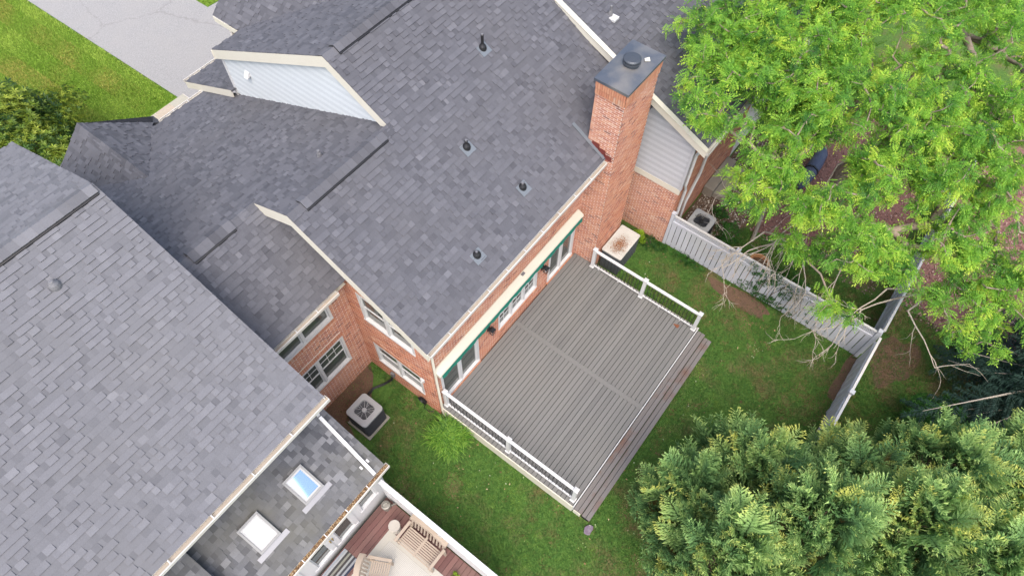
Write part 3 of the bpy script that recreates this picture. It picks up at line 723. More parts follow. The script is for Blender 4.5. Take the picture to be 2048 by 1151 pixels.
R3.plane((0, -0.72, 3.25), (1, 0, 0), (0, 1, 0.42), 2.0*ks, lambda w: -6.72, lambda w: -2.53)
R3.plane((0, -0.62, 3.66), (1, 0, 0), (0, 1, 0.42), 1.9*ks, lambda w: -14.0, lambda w: -6.64)
sroof = R3.build(80)
sroof['label'] = 'dark sunroom roof with two skylights'
mb = MB(); mb.box((-6.66, -0.6, 3.2), (-6.64, 1.2, 3.6)); mb.box((-14, -0.55, 0), (-6.68, 1.2, 3.55)); mb.build('side_wall', M['siding2'], lh)
def skylight(x0, x1, y0, y1, mat, lab):
    n = np.array((0, -0.42, 1.0))/ks; w = np.array((0, 1.0, 0.42))/ks; u = np.array((1.0, 0, 0)); W_ = (y1-y0)*ks
    P = lambda a, b, h: np.array((x0, y0, zs(y0)))+u*a+w*b+n*h
    L_ = x1-x0; f = MB(); fr = 0.055
    for a, b, c, d in ((0, L_, 0, fr), (0, L_, W_-fr, W_), (0, fr, fr, W_-fr), (L_-fr, L_, fr, W_-fr)):
        f.prism([P(a, c, 0.0), P(b, c, 0.0), P(b, d, 0.0), P(a, d, 0.0)], n*0.11)
    o = f.build('skylight', M['alu'], sroof, bevel=0.006); o['label'] = lab
    g = MB(); g.prism([P(fr, fr, 0.07), P(L_-fr, fr, 0.07), P(L_-fr, W_-fr, 0.07), P(fr, W_-fr, 0.07)], n*0.012); g.build('pane', mat, o)
    g = MB()
    for a, b, c, d in ((fr, L_-fr, fr, fr+0.04), (fr, L_-fr, W_-fr-0.04, W_-fr), (fr, fr+0.04, fr+0.04, W_-fr-0.04), (L_-fr-0.04, L_-fr, fr+0.04, W_-fr-0.04)):
        g.prism([P(a, c, 0.084), P(b, c, 0.084), P(b, d, 0.084), P(a, d, 0.084)], n*0.01)
    g.build('glazing_bead', M['bead'], o)
    g = MB(); g.prism([P(-0.14, -0.13, 0.02), P(L_+0.14, -0.13, 0.02), P(L_+0.14, -0.005, 0.03), P(-0.14, -0.005, 0.03)], n*0.006); g.build('apron_flashing', M['tin'], o)
skylight(-4.38, -3.80, -0.03, 0.67, M['sky_glass'], 'skylight with blue sky-reflecting glass')
skylight(-5.74, -5.15, -0.03, 0.67, M['sky_white'], 'skylight with pane painted white as a cloud reflection')
ds = MB(); off = np.array((0, -0.42, 1.0))/ks*0.06
ds.beam(np.array((-2.73, 1.06, zs(1.06)))+off, np.array((-2.86, -0.70, zs(-0.70)))+off, 0.085, 0.06, up=(0, -0.42, 1))
ds.beam((-2.72, 1.1, zs(1.1)+0.02), (-2.72, 1.1, 5.8), 0.08, 0.06, up=(0, 1, 0)); ds.build('downspout', M['white'], lh)
for x in (-2.76, -2.98):
    MB().prism([np.array((x, -0.42, zs(-0.42)))+off*0.35, np.array((x+0.05, -0.42, zs(-0.42)))+off*0.35, np.array((x+0.05, -0.34, zs(-0.34)))+off*0.35, np.array((x, -0.34, zs(-0.34)))+off*0.35], off*0.15).build('downspout_strap', M['white'], lh)
MB().box((-6.7, -0.70, 3.02), (-2.55, -0.675, 3.2)).build('fascia', M['white'], lh)
g2 = gutter(lh, -6.7, -2.47, -0.702, 3.21, width=0.13, depth=0.10, hang=0.8)
M['leaf_litter'] = tone_mat('fallen_leaves', [(0, (0.12, 0.07, 0.04)), (0.4, (0.26, 0.15, 0.08)), (0.75, (0.38, 0.26, 0.14)), (1, (0.46, 0.37, 0.23))], 0.9, 60, 0.2, bump_s=0)
def litter(name, n, box, size, mat, parent, tones=(0, 1), flat=0.5):
    P = rng.uniform(box[0], box[1], (n, 3)); a = rng.uniform(0, 2*math.pi, n); s_ = rng.uniform(size*0.5, size, n); tilt = rng.normal(0, flat, (n, 2))
    u = np.stack([np.cos(a), np.sin(a), tilt[:, 0]], 1)*s_[:, None]; v = np.stack([-np.sin(a), np.cos(a), tilt[:, 1]], 1)*s_[:, None]*0.6
    V = np.stack([P-u, P-v, P+u, P+v], 1).reshape(-1, 3); F = np.arange(4*n).reshape(-1, 4)
    o = link(name, np_mesh(name, V, F, mat, np.repeat(rng.uniform(tones[0], tones[1], n), 4)), parent)
    return tag(o, kind='stuff')
litter('gutter_leaves', 2600, ((-6.68, -0.80, 3.13), (-2.5, -0.712, 3.20)), 0.03, M['leaf_litter'], g2)
# sunroom walls with glazed doors
mort = MB(); SR = dict(O=(-6.7, -0.42, 0), U=(1, 0, 0), Nn=(0, -1, 0))
h_sun = [(3.10, 3.78, 1.05, 2.75), (2.15, 2.93, 0.62, 2.72), (1.32, 2.10, 0.62, 2.72), (0.2, 1.1, 0.62, 2.72)]
slab_wall(mort, u0=0, u1=4.08, z0=0, z1=3.15, holes=h_sun, th=0.1, **SR)
mort.box((-2.72, -0.32, 0), (-2.62, 1.26, 3.25)); mort.prism([(-2.72, -0.3, 3.25), (-2.72, 1.26, 3.25), (-2.72, 1.26, 3.95)], (0.1, 0, 0))
sw = mort.build('sunroom_wall', M['white'], lh)
window(sw, SR['O'], SR['U'], SR['Nn'], *h_sun[0], units=1, muntin=(2, 2))
for h in h_sun[1:]:
    d_ = window(sw, SR['O'], SR['U'], SR['Nn'], *h, units=1, sash=False, muntin=None, name='glazed_door', trim=0.13)
M['brass'] = plain('brass', (0.62, 0.45, 0.16), 0.3, 0.9)
for x in (-4.62, -4.54):
    MB().box((x-0.015, -0.47, 1.45), (x+0.015, -0.445, 1.65)).build('door_handle', M['brass'], sw)

# ================================================================== right neighbour
rh = thing('neighbour_house', 'house at upper right with grey siding gable, behind the chimney and under the tree', 'house', (15, 2, 0))
R4 = Roof(rh, M['shingle'])
zn = lambda y: 5.22+0.45*(y+2.48); kn = math.sqrt(1+0.45**2)
R4.plane((0, -2.46, zn(-2.46)), (1, 0, 0), (0, 1, 0.45), 7.5*kn, lambda w: 9.3, lambda w: 24.0)
R4.plane((0, 12.5, zn(5.04)-0.45*7.46), (-1, 0, 0), (0, -1, 0.45), 7.46*kn, lambda w: -24.0, lambda w: -9.3, pick=False)
nroof = R4.build(260)
vent_pipe(nroof, (10.35, 1.75, zn(1.75)), 0.3, 0.035, 0.08, plate=False, slope=(0, 0.45))
MB().box((10.22, 1.5, zn(1.6)-0.01), (10.46, 1.72, zn(1.6)+0.06)).build('pipe_flashing', M['white'], nroof)
rake(rh, 9.298, [(-2.5, zn(-2.5)), (5.04, zn(5.04))], 0.24, 0.03, soffit_to=9.58, dz=0.012)
MB().prism([(9.27, -2.5, zn(-2.5)+0.02), (9.43, -2.5, zn(-2.5)+0.02), (9.43, 5.04, zn(5.04)+0.02), (9.27, 5.04, zn(5.04)+0.02)], (0, 0, 0.02)).build('rake_cap', M['cream'], rh)
mort = MB(); mort.box((9.6, -2.05, 0), (24, -1.93, 4.9)); mort.box((9.6, -1.93, 0), (9.72, 11.5, 2.7)); mort.box((9.6, 11.5, 0), (24, 11.6, 4.9))
mort.prism([(9.64, -1.93, 2.7), (9.64, 11.5, 2.7), (9.64, 11.5, 5.0), (9.64, 5.04, 8.3), (9.64, -1.93, 5.2)], (0.08, 0, 0))
rwall = mort.build('wall', M['mortar'], rh)
b2 = Bricks()
b2.wall((9.6, 0.4, 0), (0, -1, 0), (-1, 0, 0), 2.70, lambda z: 0.0, lambda z: 2.45)
b2.wall((9.6, -2.05, 0), (1, 0, 0), (0, -1, 0), 4.85, lambda z: 0.0, lambda z: 5.0)
b2.build(lambda p, n_: rwall, 200)
z = 2.93
while z < 7.6:
    z1 = z+0.118
    f0, f1 = -2.02+max(0, (z-5.22))/0.45, -2.02+max(0, (z1-5.22))/0.45
    if f0 < 3.0:
        MB().add([(9.572, f0, z), (9.572, 3.2, z), (9.597, 3.2, z1+0.012), (9.597, f1, z1+0.012), (9.63, f0, z), (9.63, 3.2, z), (9.63, 3.2, z1+0.012), (9.63, f1, z1+0.012)],
                 [(0, 1, 2, 3), (7, 6, 5, 4), (4, 5, 1, 0), (5, 6, 2, 1), (6, 7, 3, 2), (7, 4, 0, 3)], 0.22 if (row := not row) else 0.62).build('siding_board', M['siding2'], rh)  # darker and lighter boards alternate to paint in the lap shadows
    z = z1
MB().box((9.56, -2.08, 2.70), (9.63, 0.6, 2.92)).build('band_board', M['cream'], rh)
MB().box((9.555, -2.10, 2.93), (9.66, -2.02, 5.1)).build('corner_trim', M['siding2'], rh)
gutter(rh, 9.3, 22, -2.465, zn(-2.46)-0.03, hang=1.0)
for pts in ([(9.75, -2.30, 4.85), (9.72, -2.14, 4.5), (9.72, -2.14, 3.1), (9.9, -2.14, 2.7), (9.9, -2.14, 0.1)], [(10.9, -2.14, 4.4), (10.9, -2.14, 2.6), (10.4, -2.14, 1.6), (10.4, -2.14, 0.5)]):
    MB().tube(pts, 0.05, 4).build('downspout', M['white'], rh)
# ================================================================== grey deck with white railings
M['deck'] = tone_mat('grey_composite_board', [(0, (0.140, 0.138, 0.133)), (0.5, (0.156, 0.154, 0.148)), (1, (0.174, 0.172, 0.165))], 0.62, 50, 0.1, 0.55, (0.178, 0.172, 0.160), 0.6, bump_s=0.15)
M['deck_step'] = tone_mat('stained_step_board', [(0, (0.145, 0.132, 0.127)), (1, (0.185, 0.17, 0.163))], 0.6, 50, 0.12, 1.3, (0.15, 0.07, 0.045), 0.8, bump_s=0.15, big_rng=(0.52, 0.72))
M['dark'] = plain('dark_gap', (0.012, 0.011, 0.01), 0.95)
deck = thing('grey_deck', 'grey composite deck with two white railings and wide front steps, behind the brick house', 'deck', (3.6, -2.4, 0))
ZD = 0.54
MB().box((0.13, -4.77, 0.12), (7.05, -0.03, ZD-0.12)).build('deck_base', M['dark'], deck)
pitch, yb = 0.1432, -0.055
n_rows = 33
ref = {}
for seg, (xa, xb) in enumerate(((0.125, 3.645), (3.795, 7.055))):
    for i in range(n_rows):
        y1 = yb-i*pitch; y0 = y1-pitch+0.0135
        if seg == 1 and y0 > -0.78 and xb > 7.05: xb_ = 7.05
        else: xb_ = 7.10 if seg == 1 else xb
        MB().box((xa, y0, ZD-0.026), (xb_, y1, ZD+random.uniform(-0.0008, 0.0008)), random.random()).build('deck_board', M['deck'], deck, bevel=0.003)
MB().box((3.649, -4.78, ZD-0.026), (3.791, -0.05, ZD), 0.75).build('divider_board', M['deck'], deck, bevel=0.003)
mb = MB(); mb.box((0.10, -4.815, 0.20), (7.12, -4.79, ZD-0.004)); mb.build('front_fascia', M['white'], deck)
mb = MB(); mb.box((0.095, -4.79, 0.02), (0.122, -0.03, ZD-0.03)); mb.box((0.11, -5.06, 0.02), (0.125, -4.83, 0.30)); mb.build('side_fascia', M['cream'], deck)
MB().box((7.102, -4.79, 0.02), (7.125, -0.8, ZD-0.03)).build('side_fascia', M['cream'], deck)
for s_, (z_, ya) in enumerate(((0.36, -4.818), (0.18, -5.088))):
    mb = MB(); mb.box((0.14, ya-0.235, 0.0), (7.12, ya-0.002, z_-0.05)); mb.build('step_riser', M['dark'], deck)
    for k in range(2):
        MB().box((0.125+0.02*s_, ya-0.135*(k+1), z_-0.026), (7.125+0.02*s_, ya-0.135*k-0.013, z_), random.random()).build('step_board', M['deck_step'], deck, bevel=0.003)
def railing(x, y0, y1, posts, n_bal_pitch=0.118):
    top = MB(); top.box((x-0.045, y1, ZD+0.905), (x+0.045, y0, ZD+0.945)); top.box((x-0.028, y1, ZD+0.86), (x+0.028, y0, ZD+0.903))
    rl = top.build('railing', M['white'], deck, bevel=0.006)
    MB().box((x-0.025, y1, ZD+0.075), (x+0.025, y0, ZD+0.125)).build('bottom_rail', M['white'], rl, bevel=0.004)
    for p in posts:
        mb = MB(); mb.box((x-0.055, p-0.055, ZD), (x+0.055, p+0.055, ZD+0.985)); po = mb.build('post', M['white'], rl, bevel=0.004)
        mb = MB(); mb.box((x-0.08, p-0.08, ZD+0.002), (x+0.08, p+0.08, ZD+0.045)); mb.build('post_base', M['white'], rl, bevel=0.008)
        mb = MB(); mb.box((x-0.07, p-0.07, ZD+0.986), (x+0.07, p+0.07, ZD+1.015)); mb.add([(x-0.064, p-0.064, ZD+1.016), (x+0.064, p-0.064, ZD+1.016), (x+0.064, p+0.064, ZD+1.016), (x-0.064, p+0.064, ZD+1.016), (x, p, ZD+1.045)], [(0, 1, 4), (1, 2, 4), (2, 3, 4), (3, 0, 4)])
        mb.build('post_cap', M['white'], rl)
    me = MB().tube([(0, 0, 0), (0, 0, 0.74)], 0.0095, 6).build('baluster', M['black'], rl)
    first = True; y = y0-n_bal_pitch/2
    mesh = me.data
    while y > y1:
        if all(abs(y-p) > 0.075 for p in posts):
            o = me if first else link('baluster', mesh, rl)
            o.location = (x, y, ZD+0.122); first = False
        y -= n_bal_pitch
    for p in np.arange(y1+0.5, y0, 0.78):
        if all(abs(p-q) > 0.2 for q in posts): MB().box((x-0.02, p-0.02, ZD+0.001), (x+0.02, p+0.02, ZD+0.074)).build('rail_foot', M['white'], rl)
railing(0.27, -0.12, -4.68, (-0.12, -2.42, -4.68)); railing(6.97, -0.82, -4.68, (-0.82, -2.72, -4.68))
M['leaf_brown'] = tone_mat('dry_leaf', [(0, (0.14, 0.055, 0.03)), (1, (0.26, 0.10, 0.05))], 0.8, 50, 0.2, bump_s=0)
lf = MB()
for i in range(9):
    a = 0.7+0.09*(i-4); lf.beam((6.74, -4.10, ZD+0.012), (6.74+0.15*math.cos(a-2.3), -4.10+0.15*math.sin(a-2.3)-0.03, ZD+0.02+0.01*(i % 3)), 0.03, 0.004)
tag(lf.build('dry_frond', M['leaf_brown']), 'dry reddish brown leaf cluster lying on the grey deck near the right railing', 'leaf')

# ================================================================== ground
G_, nt, b = new_mat('lawn_ground')
n1 = noise_at(nt, 0.9, 6.0); n2 = noise_at(nt, 9.0, 5.0); n3 = noise_at(nt, 0.35, 4.0)
c = mixc(nt, (0.055, 0.12, 0.025), (0.09, 0.165, 0.035), mrange(nt, n2.outputs[0], 0.35, 0.65))
c = mixc(nt, c, (0.15, 0.105, 0.06), mrange(nt, n1.outputs[0], 0.50, 0.68, 0, 0.75))
nt.links.new(c, b.inputs['Base Color']); b.inputs['Roughness'].default_value = 0.95; b.inputs['Specular IOR Level'].default_value = 0.1
bump(nt, b, n2.outputs[0], 0.6, 0.04)
gr = MB().add([(-400, -400, 0), (400, -400, 0), (400, 400, 0), (-400, 400, 0)], [(0, 1, 2, 3)]).build('ground', G_)
tag(gr, kind='structure')
def sheet(name, pts, z, mat, n=1):
    o = MB().add([(x, y, z) for x, y in pts], [tuple(range(len(pts)))]).build(name, mat)
    return tag(o, kind='structure')
def blob(cx, cy, rx, ry, n=26, j=0.16, seed=0):
    r = random.Random(seed); ph = [r.uniform(0, 6.3) for _ in range(4)]
    out = []
    for i in range(n):
        t = 2*math.pi*i/n; k = 1+j*(math.sin(2*t+ph[0])+0.7*math.sin(3*t+ph[1])+0.5*math.sin(5*t+ph[2]))
        out.append((cx+rx*k*math.cos(t), cy+ry*k*math.sin(t)))
    return out
m, nt, b = new_mat('asphalt_drive')
n1 = noise_at(nt, 24.0, 6.0, rough=0.75); n2 = noise_at(nt, 0.8, 5.0); n3 = noise_at(nt, 1.6, 7.0, rough=0.7)
c = mixc(nt, (0.18, 0.177, 0.173), (0.37, 0.363, 0.355), mrange(nt, n1.outputs[0], 0.3, 0.7))
c = mixc(nt, c, (0.30, 0.288, 0.275), mrange(nt, n2.outputs[0], 0.4, 0.7, 0, 0.5))
vo = nt.nodes.new('ShaderNodeTexVoronoi'); vo.feature = 'DISTANCE_TO_EDGE'; vo.inputs['Scale'].default_value = 0.16
gg = nt.nodes.new('ShaderNodeNewGeometry'); va = nt.nodes.new('ShaderNodeVectorMath'); va.operation = 'MULTIPLY_ADD'
nt.links.new(n3.outputs['Color'], va.inputs[0]); va.inputs[1].default_value = (0.9, 0.9, 0.0); nt.links.new(gg.outputs['Position'], va.inputs[2]); nt.links.new(va.outputs[0], vo.inputs['Vector'])
c = mixc(nt, (0.2, 0.19, 0.185), c, mrange(nt, vo.outputs['Distance'], 0.0, 0.006, 0.3, 1.0))
nt.links.new(c, b.inputs['Base Color']); b.inputs['Roughness'].default_value = 0.9; bump(nt, b, n1.outputs[0], 0.4, 0.01)
M['drive'] = m
sheet('driveway', [(3.75, 16.9), (3.2, 40), (2.4, 46), (7.8, 46), (8.1, 20.3), (9.4, 20.2), (9.4, 13.3), (3.8, 13.3)], 0.008, M['drive'])
M['soil'] = plain('brown_soil', (0.14, 0.085, 0.055), 0.95, dirt=(0.09, 0.06, 0.04), dirt_amt=0.8, dirt_scale=5, fine=30, fine_amt=0.4)
M['mulch'] = plain('red_mulch', (0.20, 0.10, 0.085), 0.95, dirt=(0.12, 0.07, 0.055), dirt_amt=0.8, dirt_scale=7, fine=30, fine_amt=0.45)
sheet('soil_bed', [(-2.6, 2.84), (-0.02, 2.84), (-0.3, 2.45), (-1.0, 1.9), (-1.9, 1.9), (-2.3, 1.0), (-2.6, 0.9)], 0.006, M['soil'])
sheet('soil_strip', blob(9.25, -5.3, 0.28, 1.3, seed=3), 0.005, M['soil'])
sheet('soil_strip', blob(8.7, -9.25, 0.9, 0.22, seed=4), 0.005, M['soil'])
sheet('soil_patch', blob(10.2, -10.3, 1.1, 0.6, seed=5), 0.007, M['soil'])
sheet('mulch_bed', [(1.2, 12.3), (3.7, 12.3), (3.7, 16.0), (2.3, 16.6), (1.4, 16.5), (-0.5, 16.0), (-2.4, 15.6), (-2.4, 12.3)], 0.006, M['mulch'])
sheet('mulch_bed', [(12.2, -10.9), (13.3, -9.6), (22, -9.6), (26, -14), (15, -16), (12.0, -13.6)], 0.006, M['mulch'])
sheet('gravel_bed', [(9.75, -2.1), (16.5, -2.1), (16.0, -4.2), (11.9, -4.1), (9.75, -3.6)], 0.006, M['soil'])
sheet('mulch_bed', [(12.0, -4.3), (20, -4.2), (20, -8.8), (13.5, -8.9)], 0.009, M['mulch'])
m, nt, b = new_mat('front_lawn_ground')
n1 = noise_at(nt, 0.45, 5.0); n2 = noise_at(nt, 14.0, 4.0)
c = mixc(nt, (0.10, 0.18, 0.02), (0.17, 0.24, 0.04), mrange(nt, n1.outputs[0], 0.38, 0.66)); c = mixc(nt, c, (0.09, 0.16, 0.02), mrange(nt, n2.outputs[0], 0.45, 0.7, 0, 0.6))
nt.links.new(c, b.inputs['Base Color']); b.inputs['Roughness'].default_value = 0.95; b.inputs['Specular IOR Level'].default_value = 0.1; bump(nt, b, n2.outputs[0], 0.6, 0.03)
sheet('front_lawn', [(-14, 12), (1.2, 12), (2.0, 16.9), (3.72, 16.9), (2.8, 46), (-14, 46)], 0.004, m)
sheet('front_lawn', [(8.12, 20.32), (22, 20.2), (22, 46), (7.82, 46)], 0.004, m)
# flagstone walk
M['flag'] = tone_mat('flagstone', [(0, (0.33, 0.32, 0.26)), (0.5, (0.41, 0.38, 0.31)), (1, (0.43, 0.36, 0.28))], 0.85, 30, 0.15, 1.2, (0.36, 0.36, 0.31), 0.5)
walk = tag(MB().box((1.9, 15.3, 0.0), (4.0, 16.9, 0.02)).build('walkway', M['mortar']), kind='structure')
for i in range(3):
    for j in range(3):
        x0 = 1.95+i*0.68; y0 = 15.33+j*0.52
        MB().box((x0, y0, 0.021), (x0+0.66, y0+0.5, 0.045+random.uniform(0, 0.006)), random.random()).build('flagstone', M['flag'], walk, bevel=0.006)

# ------------------------------------------------------------------ grass (real blades)
def sinnoise(x, y, f, seed):
    r = np.random.default_rng(seed); s = 0
    for k in range(7):
        a = r.uniform(0, 2*math.pi); ff = f*r.uniform(0.6, 1.9); s = s + np.sin((x*math.cos(a)+y*math.sin(a))*ff+r.uniform(0, 6.28))
    return s/7
M['grass'] = tone_mat('grass_blade', [(0, (0.30, 0.21, 0.12)), (0.22, (0.20, 0.18, 0.065)), (0.45, (0.075, 0.18, 0.042)), (0.8, (0.11, 0.24, 0.05)), (1, (0.20, 0.33, 0.065))], 0.7, 6, 0.2, bump_s=0, trans=0.3)
M['grass_f'] = tone_mat('front_grass_blade', [(0, (0.40, 0.37, 0.09)), (0.3, (0.27, 0.36, 0.055)), (0.6, (0.19, 0.34, 0.035)), (1, (0.36, 0.49, 0.08))], 0.7, 6, 0.2, bump_s=0, trans=0.3)
def blades(name, mat, n, rect, keep, tone_f, h=(0.03, 0.075), w=0.0105):
    x = rng.uniform(rect[0], rect[1], n); y = rng.uniform(rect[2], rect[3], n)
    k = keep(x, y); x, y = x[k], y[k]; n = len(x)
    hh = rng.uniform(h[0], h[1], n); a = rng.uniform(0, 2*math.pi, n); l = rng.uniform(0.2, 1.1, n)*hh; b_ = rng.uniform(0, 2*math.pi, n)
    dx, dy = np.cos(a)*w, np.sin(a)*w
    V = np.stack([np.stack([x-dx, y-dy, np.zeros(n)], 1), np.stack([x+dx, y+dy, np.zeros(n)], 1), np.stack([x+np.cos(b_)*l, y+np.sin(b_)*l, hh], 1)], 1)
    t = np.clip(tone_f(x, y)+rng.normal(0, 0.12, n), 0, 1)
    o = link(name, np_mesh(name, V.reshape(-1, 3), np.arange(3*n).reshape(-1, 3), mat, np.repeat(t, 3)))
    return o
def keep_rear(x, y):
    k = ~((x > 0.1) & (x < 7.14) & (y > -5.35)) & ~((x > 0.04) & (y > -0.02)) & (y < 2.84) & ~((x > 7.0) & (x < 8.7) & (y > -0.75)) & ~((x > 9.6) & (y > -2.05))
    k &= ~((x < -2.6) & (y > -6.0)) & ~((x > 9.75) & (y > -4.0) & (y < -2.0)) & ~((x > 12) & (y > -9)) & ~((x > 12.3) & (y < -9.5))
    brown = 0.55*sinnoise(x, y, 2.6, 5)+0.45*sinnoise(x, y, 7.0, 6)
    brown = brown + 0.25*np.clip(-y/14-0.2*(x > 7), -0.3, 0.5)*0
    soil = ((x < -0.2) & (y > 1.9+0.3*np.sin(3*x))) | ((x < -1.9) & (y > 0.9)) | ((np.abs(x-9.25) < 0.26) & (np.abs(y+5.3) < 1.2)) | ((np.abs(y+9.25) < 0.2) & (np.abs(x-8.7) < 0.8))
    pk = np.where(brown > 0.30, 0.55, 1.0); pk = np.where(soil, 0.10, pk)
    return k & (rng.random(len(x)) < pk)
def tone_rear(x, y):
    t = 0.56+0.5*sinnoise(x, y, 1.3, 8)+0.45*sinnoise(x, y, 5.2, 9)+0.35*sinnoise(x, y, 14, 10)
    br = 0.55*sinnoise(x, y, 2.6, 5)+0.45*sinnoise(x, y, 7.0, 6)
    return np.where(br > 0.28, t-0.40, t)-0.10*np.exp(-((x-9.1)/0.6)**2)*(y < -2.5)-0.1*(y < -8.7)
tag(blades('grass', M['grass'], 520000, (-3.2, 13.5, -14.5, 2.9), keep_rear, tone_rear), 'patchy green back lawn grass around the grey deck', 'grass', kind='stuff')
def keep_front(x, y):
    edge = 3.72-0.0245*(y-17)
    return (x < edge) & ~((y < 17.0) & (x > 1.8)) & ~((y < 16.3) & (x > -1.6) & (x < 2.0)) & (rng.random(len(x)) < 0.9)
tag(blades('grass', M['grass_f'], 230000, (-6, 4.2, 14.2, 31), keep_front, lambda x, y: 0.52+0.22*np.sign(np.sin((x*0.999+y*0.03)*3.4))+0.6*sinnoise(x, y, 0.7, 12)+0.5*sinnoise(x, y, 2.2, 13), (0.04, 0.09), 0.017), 'bright green mown front lawn beside the driveway', 'grass', kind='stuff')
tag(blades('grass', M['grass_f'], 9000, (8.15, 12, 20.25, 24), lambda x, y: y > 20.3, lambda x, y: 0.6+0*x, (0.04, 0.09), 0.02), 'small patch of green grass at the far end of the driveway', 'grass', kind='stuff')
# weeds, pale clover flecks and fallen bits in the back lawn
M['clover'] = tone_mat('pale_weed', [(0, (0.16, 0.26, 0.04)), (1, (0.50, 0.52, 0.38))], 0.8, 30, 0.1, bump_s=0)
P_ = []
for cx, cy, n_, r_ in ((7.8, -6.6, 12, 0.16), (2.4, -5.6, 10, 0.15), (8.2, -3.2, 12, 0.8), (4.5, -6.8, 12, 1.4), (-1.2, -1.5, 14, 1.5), (0.0, -5.5, 14, 0.4)):
    for _ in range(n_): P_.append((cx+random.gauss(0, r_), cy+random.gauss(0, r_)))
P_ = np.array([p for p in P_ if not (0.05 < p[0] < 7.2 and p[1] > -5.4)]); n_ = len(P_)
a_ = rng.uniform(0, 6.28, n_); s_ = rng.uniform(0.008, 0.02, n_)
V_ = np.stack([np.stack([P_[:, 0]+np.cos(a_+k*1.57)*s_, P_[:, 1]+np.sin(a_+k*1.57)*s_, 0.07+0.012*np.sin(k*2+a_)], 1) for k in range(4)], 1)
tag(link('clover', np_mesh('clover', V_.reshape(-1, 3), np.arange(4*n_).reshape(-1, 4), M['clover'], np.repeat(rng.uniform(0, 1, n_), 4))), 'pale clover flecks scattered over the back lawn', 'weeds', kind='stuff')
litter('fallen_leaves', 260, ((-2.4, -9, 0.05), (9.4, 2.6, 0.08)), 0.035, M['leaf_litter'], None)
bpy.data.objects['fallen_leaves'].update_tag()
tag(bpy.data.objects['fallen_leaves'], 'brown fallen leaves scattered over the back lawn', 'leaves')
litter('mulch_chips', 9000, ((12.1, -15.5, 0.01), (20, -9.7, 0.035)), 0.05, tone_mat('mulch_chip', [(0, (0.10, 0.05, 0.045)), (0.6, (0.24, 0.13, 0.115)), (1, (0.42, 0.30, 0.27))], 0.9, 30, 0.2, bump_s=0), None)
tag(bpy.data.objects['mulch_chips'], 'reddish mulch chips in the bed beyond the fence at right', 'mulch')
litter('gravel', 5200, ((9.8, -4.0, 0.01), (16.3, -2.15, 0.03)), 0.05, tone_mat('gravel_stone', [(0, (0.07, 0.045, 0.035)), (0.55, (0.24, 0.17, 0.13)), (0.85, (0.46, 0.40, 0.34)), (1, (0.62, 0.58, 0.52))], 0.9, 30, 0.2, bump_s=0), None)
tag(bpy.data.objects['gravel'], 'brown and white gravel behind the right neighbour house', 'gravel')
litter('wood_chips', 4000, ((12.0, -8.8, 0.012), (20, -4.25, 0.03)), 0.05, bpy.data.materials['mulch_chip'], None)
tag(bpy.data.objects['wood_chips'], 'reddish wood chips under the feathery tree', 'mulch')

# ================================================================== fences
M['fence'] = tone_mat('weathered_white_board', [(0, (0.50, 0.51, 0.56)), (1, (0.58, 0.59, 0.64))], 0.6, 30, 0.06, 1.1, (0.46, 0.45, 0.40), 0.35, bump_s=0.05)
M['fence_pl'] = plain('weathered_white_rail', (0.62, 0.61, 0.60), 0.55, dirt=(0.50, 0.42, 0.34), dirt_amt=0.6, dirt_scale=1.3)
def lattice(mb, P, L, z0, z1, th=0.006, pitch=0.085, w=0.03):
    """diagonal strips between z0 and z1, P(u, z, n) maps to 3d"""
    H = z1-z0; k = -H
    for sgn, n0 in ((1, 0.0), (-1, th+0.001)):
        k = -H if sgn > 0 else 0.0
        while k < (L if sgn > 0 else L+H):
            # line u = k + t*sgn , z = z0 + t
            t0, t1 = 0.0, H
            if sgn > 0: t0 = max(t0, -k); t1 = min(t1, L-k)
            else: t0 = max(t0, k-L); t1 = min(t1, k)
            if t1-t0 > 0.02:
                a, b = (k+sgn*t0, z0+t0), (k+sgn*t1, z0+t1)
                d = w*0.35
                q = [P(a[0]-d, a[1]+sgn*d, n0), P(a[0]+d, a[1]-sgn*d, n0), P(b[0]+d, b[1]-sgn*d, n0), P(b[0]-d, b[1]+sgn*d, n0)]
                nn = np.array(P(0, 0, 1.0))-np.array(P(0, 0, 0.0))
                mb.prism(q, nn*th)
            k += pitch
def fence_panel(parent, p, q, H=1.62, bw=0.196, lat=0.28, post_last=True, nbias=0.0):
    p = np.array((*p, 0.0)); q = np.array((*q, 0.0)); L = np.linalg.norm(q-p); d = (q-p)/L; n = np.array((d[1], -d[0], 0))
    P = lambda u, z, k: p+d*u+np.array((0, 0, z))+n*k
    def bx(u0, u1, z0, z1, k0, k1, t=0.5): return MB().prism([P(u0, z0, k0), P(u1, z0, k0), P(u1, z1, k0), P(u0, z1, k0)], n*(k1-k0), t)
    zt_ = H-lat
    bx(0.06, L-0.06, zt_-0.10, zt_-0.01, -0.028, 0.04).build('fence_rail', M['fence'], parent)
    bx(0.06, L-0.06, H-0.05, H, -0.035, 0.035).build('fence_top_rail', M['fence_pl'], parent, bevel=0.004)
    bx(0.06, L-0.06, 0.08, 0.18, -0.03, 0.004).build('fence_rail', M['fence'], parent)
    nb = max(1, int(round((L-0.12)/bw))); st = (L-0.12)/nb
    for i in range(nb):
        k = 0.004 if i % 2 else -0.004
        bx(0.06+i*st+0.011, 0.06+(i+1)*st-0.011, 0.03, zt_-0.11, 0.012+k, 0.032+k, random.random()).build('fence_board', M['fence'], parent)
    mb = MB(); lattice(mb, lambda u, z, k: P(u+0.06, z, k-0.008), L-0.12, zt_-0.005, H-0.052); tag(mb.build('lattice', M['fence'], parent), kind='stuff')
